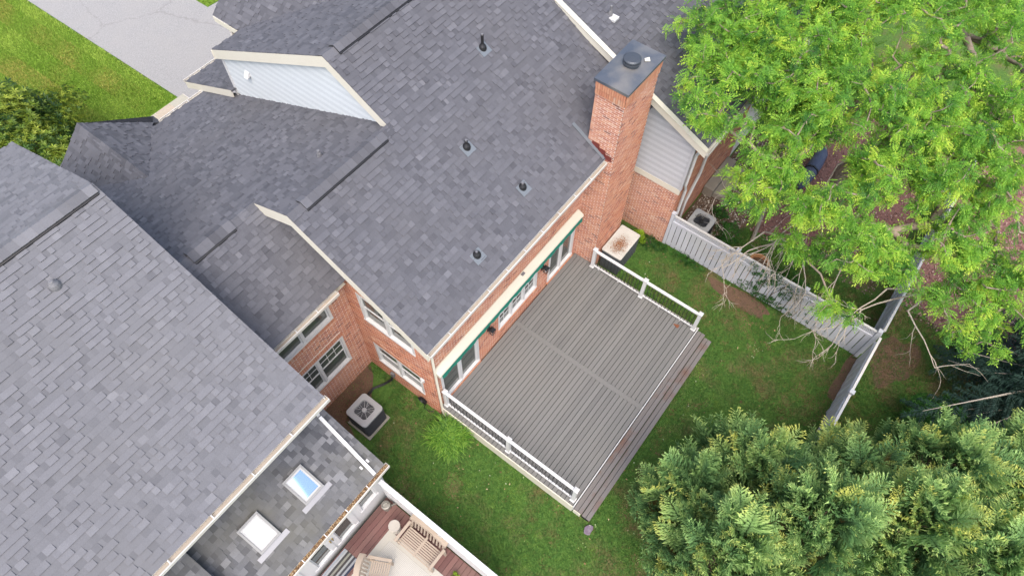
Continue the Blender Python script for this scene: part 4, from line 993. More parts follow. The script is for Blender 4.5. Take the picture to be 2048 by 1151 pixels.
def fence_post(parent, p, H=1.70):
    mb = MB(); mb.box((p[0]-0.055, p[1]-0.055, 0), (p[0]+0.055, p[1]+0.055, H)); mb.box((p[0]-0.07, p[1]-0.07, H+0.001), (p[0]+0.07, p[1]+0.07, H+0.03))
    mb.build('fence_post', M['fence'], parent, bevel=0.004)
fa = thing('lattice_fence', 'white board fence with lattice top running from the brick wall to the back corner', 'fence', (9.66, -5.6, 0))
ys = [-2.12, -4.50, -6.88, -9.26]
for a, b_ in zip(ys, ys[1:]): fence_panel(fa, (9.66, a), (9.66, b_))
for y in ys: fence_post(fa, (9.66, y))
fb = thing('lattice_fence', 'white board fence seen edge on, from the back corner into the cypress trees', 'fence', (7.2, -9.36, 0))
xs = [9.58, 7.3, 5.0]
for a, b_ in zip(xs, xs[1:]): fence_panel(fb, (a, -9.36), (b_, -9.36))
for x in xs[1:]: fence_post(fb, (x, -9.36))
fc = thing('lattice_fence', 'white board fence beyond the back corner, half hidden by the feathery tree', 'fence', (13, -9.36, 0))
xs = [9.74, 12.1, 14.5, 16.9, 19.3]
for a, b_ in zip(xs, xs[1:]): fence_panel(fc, (a, -9.36), (b_, -9.36))
for x in xs[1:]: fence_post(fc, (x, -9.36))

# ================================================================== equipment
M['ac_top'] = plain('ac_light_grey', (0.40, 0.40, 0.40), 0.5, 0.1)
M['ac_body'] = plain('ac_dark_fins', (0.055, 0.058, 0.066), 0.5, 0.3)
M['fan'] = plain('fan_grey', (0.34, 0.34, 0.34), 0.5, 0.1)
M['concrete'] = plain('concrete_pad', (0.30, 0.28, 0.24), 0.9, dirt=(0.30, 0.27, 0.22), dirt_amt=0.5)
def rrect(x0, x1, y0, y1, r, n=5):
    pts = []
    for cx, cy, a in ((x1-r, y1-r, 0), (x0+r, y1-r, 90), (x0+r, y0+r, 180), (x1-r, y0+r, 270)):
        for i in range(n+1):
            t = math.radians(a+90*i/n); pts.append((cx+r*math.cos(t), cy+r*math.sin(t)))
    return pts
def ac_unit(loc, label, s=0.40, h=0.88, dark=False, rz=0.0):
    t = thing('air_conditioner', label, 'air conditioner', loc, rz, 'air conditioners beside the houses')
    MB().box((-s-0.05, -s-0.05, 0), (s+0.05, s+0.05, 0.05)).build('pad', M['concrete'], t, local=True, bevel=0.01)
    o = MB().prism([(x, y, 0.055) for x, y in rrect(-s+0.02, s-0.02, -s+0.02, s-0.02, 0.06)], (0, 0, h-0.12)).build('coil_body', M['ac_body'], t, local=True)
    mb = MB()
    for i in range(15):
        z_ = 0.09+i*(h-0.20)/15
        ring = rrect(-s+0.004, s-0.004, -s+0.004, s-0.004, 0.07)
        inn = rrect(-s+0.018, s-0.018, -s+0.018, s-0.018, 0.06); n = len(ring)
        vs = [(x, y, z_) for x, y in ring]+[(x, y, z_) for x, y in inn]+[(x, y, z_+0.012) for x, y in ring]+[(x, y, z_+0.012) for x, y in inn]
        fs = []
        for k in range(n):
            k2 = (k+1) % n; fs += [(k, k2, 2*n+k2, 2*n+k), (2*n+k, 2*n+k2, 3*n+k2, 3*n+k), (k, n+k, n+k2, k2)]
        mb.add(vs, fs)
    mb.build('louvre', M['ac_body'] if not dark else M['black'], t, local=True)
    # top deck with round opening
    ring = rrect(-s, s, -s, s, 0.11, 8); n = len(ring); R_ = s*0.74
    ang = [math.atan2(y, x) for x, y in ring]; inner = [(R_*math.cos(a), R_*math.sin(a)) for a in ang]
    z1 = h; mb = MB()
    vs = [(x, y, z1-0.07) for x, y in ring]+[(x, y, z1-0.012) for x, y in ring]+[(x*0.985, y*0.985, z1) for x, y in ring]+[(x, y, z1+0.008) for x, y in inner]+[(x, y, z1-0.10) for x, y in inner]
    fs = []
    for k in range(n):
        k2 = (k+1) % n
        for j in range(4): fs.append((j*n+k, j*n+k2, (j+1)*n+k2, (j+1)*n+k))
    mb.add(vs, fs); mb.build('top_panel', M['ac_top'], t, local=True, smooth=False)
    mb = MB(); mb.lathe((0, 0, z1-0.13), [(R_+0.005, 0.0), (R_+0.005, 0.012)], 28); mb.build('shroud_floor', M['fan'] if not dark else M['black'], t, local=True)
    mb = MB(); nb = 5 if not dark else 4
    for i in range(nb):
        a0 = 2*math.pi*i/nb
        vs = []
        for j in range(6):
            r_ = 0.06+(R_-0.08)*j/5; wd = 0.34+0.12*j/5
            for e, zz in ((-1, 0.0), (1, 0.045)):
                a = a0+e*wd; vs.append((r_*math.cos(a), r_*math.sin(a), z1-0.105+zz))
        mb.add(vs, [(2*j, 2*j+1, 2*j+3, 2*j+2) for j in range(5)])
    mb.build('fan_blade', M['fan'], t, local=True)
    mb = MB(); mb.lathe((0, 0, z1-0.10), [(0.075, 0), (0.075, 0.10), (0.06, 0.118)], 16); mb.build('fan_hub', M['ac_top'] if not dark else M['black'], t, local=True)
    mb = MB(); nsp = 9
    for i in range(nsp):
        a = 2*math.pi*i/nsp; mb.tube([(0.06*math.cos(a), 0.06*math.sin(a), z1+0.02), (R_*math.cos(a), R_*math.sin(a), z1+0.010)], 0.006, 5)
    for r_ in np.linspace(0.12, R_-0.03, 5):
        pts = [(r_*math.cos(2*math.pi*k/28), r_*math.sin(2*math.pi*k/28), z1+0.018-0.008*r_/R_) for k in range(29)]; mb.tube(pts, 0.0022, 4, caps=False)
    mb.build('fan_guard', M['ac_top'] if not dark else M['black'], t, local=True)
    return t
ac_unit((-1.42, 1.57, 0), 'grey air conditioner on a concrete pad in the lawn corner between the brick walls')
ac_unit((10.62, -2.85, 0), 'air conditioner with dark fan behind the lattice fence on the gravel', s=0.40, dark=True)
hs = MB()
for k in range(2):
    hs.tube([(-1.12, 1.97+0.05*k, 0.16), (-0.9, 2.12+0.05*k, 0.05), (-0.6, 2.15+0.04*k, 0.04), (-0.3, 1.98+0.04*k, 0.05), (-0.06, 1.86+0.03*k, 0.14), (0.0, 1.82+0.03*k, 0.42)], 0.022, 7)
tag(hs.build('refrigerant_line', M['black'], smooth=True), 'two black refrigerant hoses from the grey air conditioner to the brick wall', 'hose')
hr = MB()
for k in range(4):
    hr.tube([(-0.05+0.02*k, 0.72+0.16*math.cos(t)*(1-0.1*k)-0.1, 0.30+0.16*math.sin(t)*(1-0.1*k)) for t in np.linspace(0, 6.28, 18)], 0.012, 6)
hr.box((-0.03, 0.5, 0.20), (0.036, 0.74, 0.26)); hr.tube([(-0.02, 0.55, 0.2), (-0.12, 0.5, 0.02), (-0.1, 0.3, 0.015), (0.0, 0.22, 0.012)], 0.012, 6)
tag(hr.build('hose_hanger', M['black']), 'black wire hose hanger on the brick side wall near the downspout', 'hose hanger')
# storage box beside the chimney
M['lid'] = plain('stained_box_lid', (0.50, 0.485, 0.45), 0.6, dirt=(0.36, 0.335, 0.28), dirt_amt=0.5)
M['box_side'] = plain('slate_box_side', (0.085, 0.095, 0.105), 0.6, dirt=(0.13, 0.14, 0.14), dirt_amt=0.5)
t = thing('storage_box', 'dark grey storage box with pale ribbed lid and brown leaf pile, beside the chimney', 'storage box', (8.08, -1.19, 0))
x0, x1, y0, y1, zt_ = 7.45, 8.72, -1.55, -0.80, 1.0
mb = MB(); mb.box((x0+0.03, y0+0.03, 0), (x1-0.03, y1-0.03, zt_-0.06)); mb.build('box_body', M['box_side'], t)
for i in range(9):
    xx = x0+0.06+i*(x1-x0-0.14)/8; MB().box((xx, y0+0.012, 0.02), (xx+0.025, y0+0.03, zt_-0.07)).build('box_rib', M['box_side'], t)
for i in range(5):
    yy = y0+0.06+i*(y1-y0-0.14)/4; MB().box((x0+0.012, yy, 0.02), (x0+0.03, yy+0.025, zt_-0.07)).build('box_rib', M['box_side'], t)
mb = MB().prism([(x, y, zt_-0.06) for x, y in rrect(x0, x1, y0, y1, 0.05)], (0, 0, 0.055)); lid = mb.build('lid', M['lid'], t, bevel=0.012)
for i in range(18):
    xx = x0+0.08+i*(x1-x0-0.2)/17.0
    MB().box((xx, y0+0.06, zt_-0.004), (xx+0.038, y1-0.06, zt_+0.012)).build('lid_slat', M['lid'], lid, bevel=0.003)
n = 1500; P = np.stack([rng.normal(7.93, 0.19, n), rng.normal(-1.20, 0.12, n), rng.uniform(zt_+0.012, zt_+0.025, n)], 1)
k = (P[:, 0] > 7.52) & (P[:, 0] < 8.4) & (P[:, 1] > -1.5) & (P[:, 1] < -0.86); P = P[k]; n = len(P); a = rng.uniform(0, 6.28, n); s_ = rng.uniform(0.006, 0.02, n)
V = np.stack([np.stack([P[:, 0]+np.cos(a+j*1.57)*s_*(1 if j % 2 else 0.4), P[:, 1]+np.sin(a+j*1.57)*s_*(1 if j % 2 else 0.4), P[:, 2]+0.004*np.sin(a*3+j)], 1) for j in range(4)], 1)
lo = link('leaf_debris', np_mesh('leaf_debris', V.reshape(-1, 3), np.arange(4*n).reshape(-1, 4), tone_mat('rusty_leaf_debris', [(0, (0.13, 0.045, 0.012)), (0.6, (0.26, 0.09, 0.02)), (1, (0.36, 0.16, 0.06))], 0.9, 40, 0.2, bump_s=0), np.repeat(rng.uniform(0, 1, n), 4)))
tag(lo, 'rusty brown leaf debris heaped on the pale storage box lid', 'leaves', kind='stuff')
# valve cover
mb = MB(); rg = random.Random(4); pts = [(-0.03+(0.17+rg.uniform(-0.03, 0.03))*math.cos(i*0.524), -5.46+(0.11+rg.uniform(-0.02, 0.02))*math.sin(i*0.524), 0.02) for i in range(12)]
mb.prism(pts, (0, 0, 0.04)); tag(mb.build('flat_stone', plain('purple_grey_stone', (0.16, 0.12, 0.16), 0.9, dirt=(0.28, 0.26, 0.28), dirt_amt=0.7, dirt_scale=14), bevel=0.012), 'small purple grey flat stone in the lawn below the deck step corner', 'stone')
# things behind the lattice fence
t = thing('back_steps', 'two grey wooden steps on the gravel behind the right neighbour house', 'steps', (13.0, -2.5, 0))
M['old_wood'] = plain('weathered_wood', (0.30, 0.26, 0.21), 0.85, dirt=(0.20, 0.17, 0.13), dirt_amt=0.5, stretch=(1, 8, 1))
MB().box((12.4, -2.45, 0), (14.2, -2.08, 0.42)).build('upper_step', M['old_wood'], t, bevel=0.01); MB().box((12.5, -2.9, 0), (14.2, -2.46, 0.22)).build('lower_step', M['old_wood'], t, bevel=0.01)
tag(MB().tube([(11.6, -4.55, 0.07), (12.7, -4.35, 0.08), (13.9, -4.1, 0.07)], 0.07, 8).build('timber_edging', M['old_wood']), 'long timber edging log between the gravel and the neighbouring lawn', 'timber')
t = thing('covered_bundle', 'long blue grey covered bundle on the ground under the feathery tree', 'bundle', (16, -4.8, 0))
M['tarp'] = plain('blue_tarp', (0.06, 0.075, 0.13), 0.6, dirt=(0.13, 0.14, 0.18), dirt_amt=0.6)
MB().tube([(14.7, -4.85, 0.14), (15.2, -4.85, 0.24), (16.0, -4.85, 0.26), (16.7, -4.82, 0.22), (17.2, -4.8, 0.10)], [0.08, 0.24, 0.26, 0.22, 0.06], 10).build('cover', M['tarp'], t, smooth=True)
MB().tube([(15.6, -4.85, 0.27), (15.66, -4.85, 0.27)], 0.275, 10).build('strap', M['black'], t)
t = thing('planter_pot', 'round terracotta planter pot just behind the lattice fence', 'pot', (10.25, -5.2, 0))
M['terracotta'] = plain('terracotta', (0.45, 0.22, 0.10), 0.8)
MB().lathe((10.25, -5.2, 0), [(0.20, 0), (0.28, 0.8), (0.33, 0.82), (0.33, 0.95), (0.27, 0.95), (0.26, 0.8)], 22).build('pot', M['terracotta'], t); MB().lathe((10.25, -5.2, 0.82), [(0.255, 0), (0.2, 0.03)], 18).build('soil', M['soil'], t)

# ================================================================== left neighbour deck
M['maroon'] = tone_mat('maroon_deck_board', [(0, (0.105, 0.048, 0.045)), (0.5, (0.145, 0.068, 0.062)), (1, (0.175, 0.09, 0.08))], 0.6, 40, 0.12, 0.8, (0.15, 0.105, 0.085), 0.5, bump_s=0.15)
ZL = 0.5
md = thing('maroon_deck', 'maroon board deck outside the sunroom at the bottom of the picture', 'deck', (-5, -2.5, 0))
MB().box((-9, -4.6, 0.1), (-2.84, -0.52, ZL-0.05)).build('deck_base', M['dark'], md)
for i in range(28):
    y1 = -0.53-i*0.146
    MB().box((-9, y1-0.138, ZL-0.03), (-2.82, y1, ZL+random.uniform(-0.001, 0.001)), random.random()).build('deck_board', M['maroon'], md, bevel=0.003)
pf = thing('lattice_screen', 'white lattice privacy screen with flat top rail along the maroon deck', 'fence', (-2.78, -2.5, 0))
MB().box((-2.84, -4.7, 1.93), (-2.70, -0.52, 1.97)).build('top_rail', M['white'], pf, bevel=0.005); MB().box((-2.80, -4.7, 0.56), (-2.75, -0.6, 0.66)).build('bottom_rail', M['white'], pf)
for y in (-0.62, -2.55, -4.5): MB().box((-2.825, y-0.05, 0.0), (-2.725, y+0.05, 1.925)).build('post', M['white'], pf)
mb = MB(); lattice(mb, lambda u, z, k: np.array((-2.785-k, -0.6-u, z)), 4.1, 0.66, 1.92, pitch=0.105, w=0.062, th=0.008); tag(mb.build('lattice', M['white'], pf), kind='stuff')
# rug
m, nt, b = new_mat('woven_rug')
wv = nt.nodes.new('ShaderNodeTexWave'); wv.inputs['Scale'].default_value = 9.0; wv.inputs['Distortion'].default_value = 1.2; wv.inputs['Detail'].default_value = 2.0; wv.inputs['Detail Scale'].default_value = 3.0
gg = nt.nodes.new('ShaderNodeNewGeometry'); nt.links.new(gg.outputs['Position'], wv.inputs['Vector'])
nt.links.new(mixc(nt, (0.36, 0.345, 0.31), (0.48, 0.465, 0.43), wv.outputs['Fac']), b.inputs['Base Color']); b.inputs['Roughness'].default_value = 0.95; bump(nt, b, wv.outputs['Fac'], 0.4, 0.01)
M['rug'] = m; M['rug_edge'] = plain('rug_border', (0.41, 0.39, 0.345), 0.95, fine=60, fine_amt=0.15)
t = thing('outdoor_rug', 'pale woven outdoor rug with plain border on the maroon deck', 'rug', (-4.5, -2.6, ZL))
mb = MB(); X0, X1, Y0, Y1, bd = -6.4, -3.42, -4.4, -1.18, 0.2
mb.box((X0, Y0, ZL+0.003), (X1, Y0+bd, ZL+0.016)); mb.box((X0, Y1-bd, ZL+0.003), (X1, Y1, ZL+0.016)); mb.box((X0, Y0+bd, ZL+0.003), (X0+bd, Y1-bd, ZL+0.016)); mb.box((X1-bd, Y0+bd, ZL+0.003), (X1, Y1-bd, ZL+0.016)); mb.build('rug_border', M['rug_edge'], t)
MB().box((X0+bd+0.002, Y0+bd+0.002, ZL+0.003), (X1-bd-0.002, Y1-bd-0.002, ZL+0.014)).build('rug_field', M['rug'], t)
M['teak'] = plain('weathered_teak', (0.36, 0.295, 0.235), 0.8, dirt=(0.29, 0.235, 0.18), dirt_amt=0.5, stretch=(6, 1, 1))
def bench(loc, rz, L, label, name='garden_bench', cat='bench', wavy=True):
    """slatted seat facing -X in local space, length along Y"""
    t = thing(name, label, cat, loc, rz)
    for sy in (-1, 1):
        for sx in (-0.30, 0.22): MB().box((sx-0.03, sy*(L/2-0.04)-0.03, 0), (sx+0.03, sy*(L/2-0.04)+0.03, 0.62 if sx < 0 else 0.60)).build('leg', M['teak'], t, local=True)
        MB().box((-0.37, sy*(L/2-0.04)-0.04, 0.62), (0.26, sy*(L/2-0.04)+0.04, 0.65)).build('armrest', M['teak'], t, local=True, bevel=0.006)
        MB().box((-0.33, sy*(L/2-0.09)-0.02, 0.36), (0.26, sy*(L/2-0.09)+0.02, 0.41)).build('seat_rail', M['teak'], t, local=True)
    for i in range(9): MB().box((-0.33+i*0.058, -L/2+0.075, 0.412), (-0.33+i*0.058+0.042, L/2-0.075, 0.432)).build('seat_slat', M['teak'], t, local=True, bevel=0.003)
    if L > 0.9: MB().box((-0.34, -0.03, 0.36), (0.24, 0.03, 0.434)).build('seat_rail', M['teak'], t, local=True)
    # back: curved crest rail and slats, leaning
    mb = MB(); n = 20; vs = []
    for i in range(n+1):
        u = -1+2*i/n; y = u*(L/2-0.02); h = 0.88+0.07*(1-u*u); bow = 0.035*(1-u*u)
        for dx, dz in ((0.0, -0.10), (0.035, -0.10), (0.17, 0.0), (0.02, 0.0)): vs.append((0.27+dx+bow, y, h+dz))
    fs = [(4*i+k, 4*i+(k+1) % 4, 4*i+4+(k+1) % 4, 4*i+4+k) for i in range(n) for k in range(4)]+[(0, 1, 2, 3), (4*n+3, 4*n+2, 4*n+1, 4*n)]
    mb.add(vs, fs); mb.build('crest_rail', M['teak'], t, local=True)
    nsl = int(L/0.11)
    for i in range(nsl):
        y = -L/2+0.1+i*(L-0.2)/(nsl-1); MB().beam((0.23, y, 0.44), (0.31, y, 0.82), 0.05, 0.016, up=(1, 0, 0)).build('back_slat', M['teak'], t, local=True)
bench((-3.22, -2.22, ZL), 0.0, 1.25, 'weathered wooden garden bench with its back to the white lattice screen')
bench((-4.42, -1.72, ZL), math.radians(118), 0.66, 'weathered slatted wooden armchair at the bottom edge, on the pale rug', 'garden_chair', 'chair')
t = thing('side_table', 'small round stone-topped side table next to the wooden bench', 'table', (-3.30, -1.33, ZL))
M['stone_top'] = plain('pale_stone', (0.40, 0.37, 0.33), 0.8, dirt=(0.36, 0.33, 0.29), dirt_amt=0.6, dirt_scale=9)
MB().lathe((0, 0, 0), [(0.13, 0), (0.10, 0.1), (0.07, 0.25), (0.10, 0.42)], 18).build('pedestal', M['stone_top'], t, local=True); MB().lathe((0, 0, 0.421), [(0.14, 0), (0.16, 0.02), (0.16, 0.045), (0.15, 0.055)], 26).build('table_top', M['stone_top'], t, local=True)
t = thing('watering_can', 'old metal watering can in the corner between sunroom and lattice screen', 'watering can', (-3.02, -0.72, ZL))
M['zinc'] = plain('dull_zinc', (0.33, 0.32, 0.29), 0.5, 0.5, dirt=(0.2, 0.18, 0.15), dirt_amt=0.6)
MB().lathe((0, 0, 0), [(0.12, 0), (0.13, 0.15), (0.12, 0.26), (0.095, 0.27), (0.095, 0.24)], 20).build('can_body', M['zinc'], t, local=True)
MB().tube([(-0.10, 0.05, 0.26), (-0.06, 0.02, 0.38), (0.04, -0.03, 0.39), (0.11, -0.06, 0.26)], 0.012, 6).build('handle', M['zinc'], t, local=True); MB().tube([(0.08, -0.08, 0.08), (0.2, -0.2, 0.26), (0.26, -0.27, 0.34)], [0.03, 0.02, 0.018], 8).build('spout', M['zinc'], t, local=True)
t = thing('striped_doormat', 'blue and black striped doormat outside the sunroom glazed doors', 'doormat', (-4.95, -0.82, ZL))
for i in range(9):
    c_ = ((0.26, 0.28, 0.31), (0.30, 0.31, 0.32), (0.05, 0.05, 0.05), (0.20, 0.20, 0.17), (0.05, 0.045, 0.045), (0.26, 0.27, 0.27), (0.05, 0.05, 0.06), (0.24, 0.25, 0.27), (0.03, 0.035, 0.06))[i]
    MB().box((-0.45, 0.26-0.058*(i+1), 0.003), (0.45, 0.26-0.058*i-0.004, 0.014)).build('stripe', plain('mat_stripe', c_, 0.95), t, local=True)
# ================================================================== plants
M['bark'] = plain('grey_bark', (0.26, 0.20, 0.155), 0.9, dirt=(0.36, 0.31, 0.26), dirt_amt=0.6, dirt_scale=6, fine=30, fine_amt=0.25)
M['bark_dark'] = plain('brown_bark', (0.13, 0.095, 0.065), 0.95, fine=30, fine_amt=0.3)
M['locust'] = tone_mat('feathery_leaflet', [(0, (0.05, 0.15, 0.032)), (0.25, (0.115, 0.30, 0.045)), (0.55, (0.24, 0.48, 0.06)), (0.8, (0.39, 0.62, 0.075)), (1, (0.55, 0.69, 0.09))], 0.55, 5, 0.15, bump_s=0, trans=0.42)
M['cypress'] = tone_mat('cypress_spray', [(0, (0.15, 0.11, 0.03)), (0.10, (0.055, 0.12, 0.047)), (0.40, (0.14, 0.28, 0.10)), (0.70, (0.31, 0.48, 0.155)), (0.9, (0.48, 0.62, 0.20)), (1, (0.58, 0.61, 0.15))], 0.6, 4, 0.15, bump_s=0, trans=0.25)
M['spruce'] = tone_mat('spruce_needle', [(0, (0.012, 0.030, 0.022)), (0.6, (0.024, 0.058, 0.042)), (1, (0.05, 0.10, 0.075))], 0.6, 4, 0.15, bump_s=0)
M['bush'] = tone_mat('glossy_bush_leaf', [(0, (0.02, 0.06, 0.02)), (0.3, (0.06, 0.13, 0.03)), (0.6, (0.19, 0.28, 0.035)), (1, (0.36, 0.43, 0.06))], 0.45, 5, 0.15, bump_s=0, trans=0.25)
M['shrub'] = tone_mat('broad_leaf', [(0, (0.015, 0.06, 0.012)), (0.5, (0.035, 0.13, 0.02)), (1, (0.08, 0.23, 0.035))], 0.5, 5, 0.15, bump_s=0, trans=0.3)
M['lime'] = tone_mat('lime_leaf', [(0, (0.10, 0.20, 0.015)), (1, (0.28, 0.42, 0.03))], 0.5, 5, 0.15, bump_s=0, trans=0.3)
M['strap'] = tone_mat('strap_leaf', [(0, (0.03, 0.09, 0.015)), (0.5, (0.095, 0.25, 0.025)), (1, (0.25, 0.43, 0.06))], 0.5, 5, 0.1, bump_s=0, trans=0.3)
def unit(v): return v/(np.linalg.norm(v, axis=-1, keepdims=True)+1e-9)
def frames(D, spin=None):
    """per-row frames: columns side, dir, normal for direction D with normals leaning up"""
    D = unit(D); up = np.tile([0, 0, 1.0], (len(D), 1)) + rng.normal(0, 0.25, (len(D), 3))
    Sd = unit(np.cross(D, up)); Nn = np.cross(Sd, D)
    return Sd, D, Nn
def instance(name, mat, tmpl, tmpl_tone, P, D, size, tone, parent, roll=0.25, kind=None):
    """stamp a template (quads, verts (k*4,3): x side, y along, z normal) at each P"""
    n = len(P); Sd, Dd, Nn = frames(D)
    a = rng.normal(0, roll, n)[:, None]; S2 = Sd*np.cos(a)+Nn*np.sin(a); N2 = -Sd*np.sin(a)+Nn*np.cos(a)
    V = P[:, None, :] + size[:, None, None]*(tmpl[None, :, 0:1]*S2[:, None]+tmpl[None, :, 1:2]*Dd[:, None]+tmpl[None, :, 2:3]*N2[:, None])
    T = np.clip(tone[:, None]+tmpl_tone[None], 0, 1)
    o = link(name, np_mesh(name, V.reshape(-1, 3), np.arange(V.shape[0]*V.shape[1]).reshape(-1, 4), mat, T.ravel()), parent)
    if kind: o['kind'] = kind
    return o
def tmpl_frond(pairs=5, w=0.13, l=0.33, droop=0.35):
    v = []; t = []
    for i in range(pairs):
        y = 0.12+0.8*i/pairs; z0 = -droop*y*y
        for s in (-1, 1):
            tip = (s*l*(0.75+0.25*math.sin(math.pi*(i+0.5)/pairs)), y+0.10, z0-0.06)
            v += [(0, y-w*0.2, z0), (tip[0]*0.45, y-w*0.35, z0+0.01), tip, (tip[0]*0.5, y+w*0.75, z0+0.01)]
            t += [0.0+0.12*i/pairs]*4
    v += [(0, 0.9, -droop*0.8), (-w*0.5, 1.05, -droop), (0, 1.22, -droop*1.25), (w*0.5, 1.05, -droop)]; t += [0.15]*4
    return np.array(v), np.array(t)
def leaf_rosette(nl=6, l=1.0, w=0.34, lift=0.35):
    v = []; t = []
    for i in range(nl):
        a = 2*math.pi*i/nl+0.3*math.sin(i*7); c, s = math.cos(a), math.sin(a); L_ = l*(0.8+0.2*math.cos(i*5)); up = lift*(1+0.5*math.sin(i*3))
        v += [(0, 0, 0), (c*L_*0.5-s*w*L_*0.5, s*L_*0.5+c*w*L_*0.5, up*0.7), (c*L_, s*L_, up*0.6), (c*L_*0.5+s*w*L_*0.5, s*L_*0.5-c*w*L_*0.5, up*0.7)]
        t += [0.06*math.sin(i*2)]*4
    return np.array(v), np.array(t)
def grow(base, A, trunk_top, seed, up_pull=0.0, kpen=0.0):
    """connect attractors A to a skeleton starting with trunk; returns nodes, parent indices"""
    nodes = [np.array(base, float)]; par = [-1]
    for f in (0.33, 0.66, 1.0):
        nodes.append(np.array(base)*(1-f)+np.array(trunk_top)*f+np.array([rng.normal(0, 0.05), rng.normal(0, 0.05), 0])); par.append(len(nodes)-2)
    c = np.array(trunk_top, float); A = A[np.argsort(np.linalg.norm(A-c, axis=1))]
    dist0 = [0, 1, 2, 3.0]
    for a in A:
        NN = np.array(nodes[3:]); d = np.linalg.norm(NN-a, axis=1)
        rr = np.linalg.norm(NN-c, axis=1)
        cost = d+0.25*np.maximum(0, rr-np.linalg.norm(a-c))+0.9*np.maximum(0, NN[:, 2]-a[2]-0.2)*(0.6)
        j = int(np.argmin(cost))+3
        # intermediate bend
        m_ = nodes[j]*0.5+a*0.5+np.array([rng.normal(0, 0.06), rng.normal(0, 0.06), 0.10*d[j-3]])
        nodes.append(m_); par.append(j); nodes.append(a); par.append(len(nodes)-2)
    return np.array(nodes), np.array(par)
def skeleton_mesh(name, nodes, par, r_tip, r_base, mat, parent, expo=0.5, n=5):
    N_ = len(nodes); w = np.ones(N_)
    for i in range(N_-1, 0, -1): w[par[i]] += w[i]
    r = np.clip(r_tip*w**expo, r_tip, r_base)
    V = []; F = []; T = []
    for i in range(1, N_):
        p, q = nodes[par[i]], nodes[i]; d = q-p; L_ = np.linalg.norm(d)
        if L_ < 1e-4: continue
        d /= L_; u = np.cross(d, (0.31, 0.2, 0.93)); u /= np.linalg.norm(u)+1e-9; v = np.cross(d, u)
        r0, r1 = min(r[par[i]], r[i]*1.35), r[i]
        b = len(V)
        for rr, c in ((r0, p-d*0.2*r0), (r1, q)):
            for k in range(n):
                t = 2*math.pi*k/n; V.append(c+rr*(math.cos(t)*u+math.sin(t)*v))
        for k in range(n): F.append((b+k, b+(k+1) % n, b+n+(k+1) % n, b+n+k))
    return link(name, np_mesh(name, V, F, mat, None, True), parent), r
def ell_points(c, r, n, surf=0.0):
    v = rng.normal(0, 1, (n, 3)); v /= np.linalg.norm(v, axis=1, keepdims=True); k = rng.uniform(surf, 1, n)**(1/3.0)
    return np.array(c)+v*np.array(r)*k[:, None]
# ------------------------------------------------------------------ feathery (locust) tree at upper right
lt = thing('locust_tree', 'large feathery bright green tree filling the upper right corner', 'tree', (13.6, -6.0, 0))
lobes = [((11.3, -1.4, 7.6), (1.5, 1.5, 0.7), 80), ((9.4, -2.3, 7.1), (1.2, 1.2, 0.7), 60), ((11.6, -3.4, 7.4), (1.5, 1.5, 0.9), 85), ((13.8, -4.6, 7.6), (1.7, 1.7, 0.9), 95),
         ((15.3, -6.5, 7.6), (1.7, 1.7, 0.9), 95), ((9.9, -4.0, 6.6), (1.3, 1.3, 0.8), 75), ((11.4, -5.4, 7.0), (1.5, 1.5, 0.9), 90), ((13.0, -6.9, 7.0), (1.6, 1.6, 0.9), 95),
         ((14.7, -8.4, 7.0), (1.6, 1.6, 0.9), 90), ((8.9, -4.3, 5.6), (1.0, 1.0, 0.6), 38), ((9.5, -5.7, 6.0), (1.3, 1.2, 0.7), 70), ((10.6, -7.1, 6.2), (1.4, 1.4, 0.8), 85),
         ((12.4, -8.5, 6.2), (1.6, 1.5, 0.9), 90), ((8.9, -7.2, 5.2), (1.0, 0.9, 0.6), 40), ((9.9, -8.6, 5.2), (1.3, 1.2, 0.7), 42), ((11.1, -9.9, 5.4), (1.5, 1.3, 0.8), 80),
         ((9.5, -10.2, 4.4), (1.0, 0.9, 0.5), 40), ((10.4, -11.2, 4.6), (1.1, 1.0, 0.6), 46), ((8.8, -5.9, 4.5), (0.6, 0.7, 0.4), 14),
         ((7.8, -7.8, 3.7), (0.6, 0.6, 0.4), 12), ((9.4, -11.1, 3.8), (0.6, 0.6, 0.4), 12), ((12.8, -1.8, 8.0), (1.7, 1.6, 0.8), 85), ((15.6, -3.2, 8.0), (1.9, 1.8, 0.9), 90),
         ((17.6, -5.4, 7.6), (2.0, 1.9, 1.0), 90), ((17.0, -8.6, 7.0), (2.0, 1.8, 1.0), 80), ((13.0, -4.0, 6.0), (2.4, 2.4, 0.8), 90), ((13.4, -8.0, 5.4), (2.2, 2.0, 0.7), 80), ((12.7, -3.0, 7.8), (1.4, 1.3, 0.7), 70), ((10.5, -2.8, 7.2), (1.2, 1.1, 0.6), 55), ((14.4, -2.2, 8.2), (1.6, 1.5, 0.7), 70)]
A_ = np.concatenate([ell_points(c, r, n, 0.1) for c, r, n in lobes])
clump = np.sin(A_[:, 0]*2.3+1)+np.sin(A_[:, 1]*2.6)+np.sin(A_[:, 2]*2.1+A_[:, 0])
A_ = A_[(clump > -1.1)]
A_ = np.concatenate([A_]+[ell_points(c, r, n, 0.1) for c, r, n in (((12.9, -2.8, 7.9), (1.3, 1.2, 0.5), 60), ((11.5, -2.3, 7.6), (1.0, 1.0, 0.5), 36), ((14.9, -4.0, 8.1), (1.4, 1.3, 0.5), 50), ((10.9, -4.2, 6.4), (1.2, 1.0, 0.5), 40))])
nodes, par = grow((13.6, -6.0, 0), A_, (13.4, -5.8, 3.0), 3)
skeleton_mesh('trunk', nodes, par, 0.009, 0.2, M['bark'], lt, 0.42)
leafn = np.arange(5, len(nodes), 2)
ft, ftt = tmpl_frond()
Pn = nodes[leafn]; per = 20
Q = np.repeat(Pn, per, 0); pd = np.repeat(nodes[leafn]-nodes[par[leafn]], per, 0)
n = len(Q)
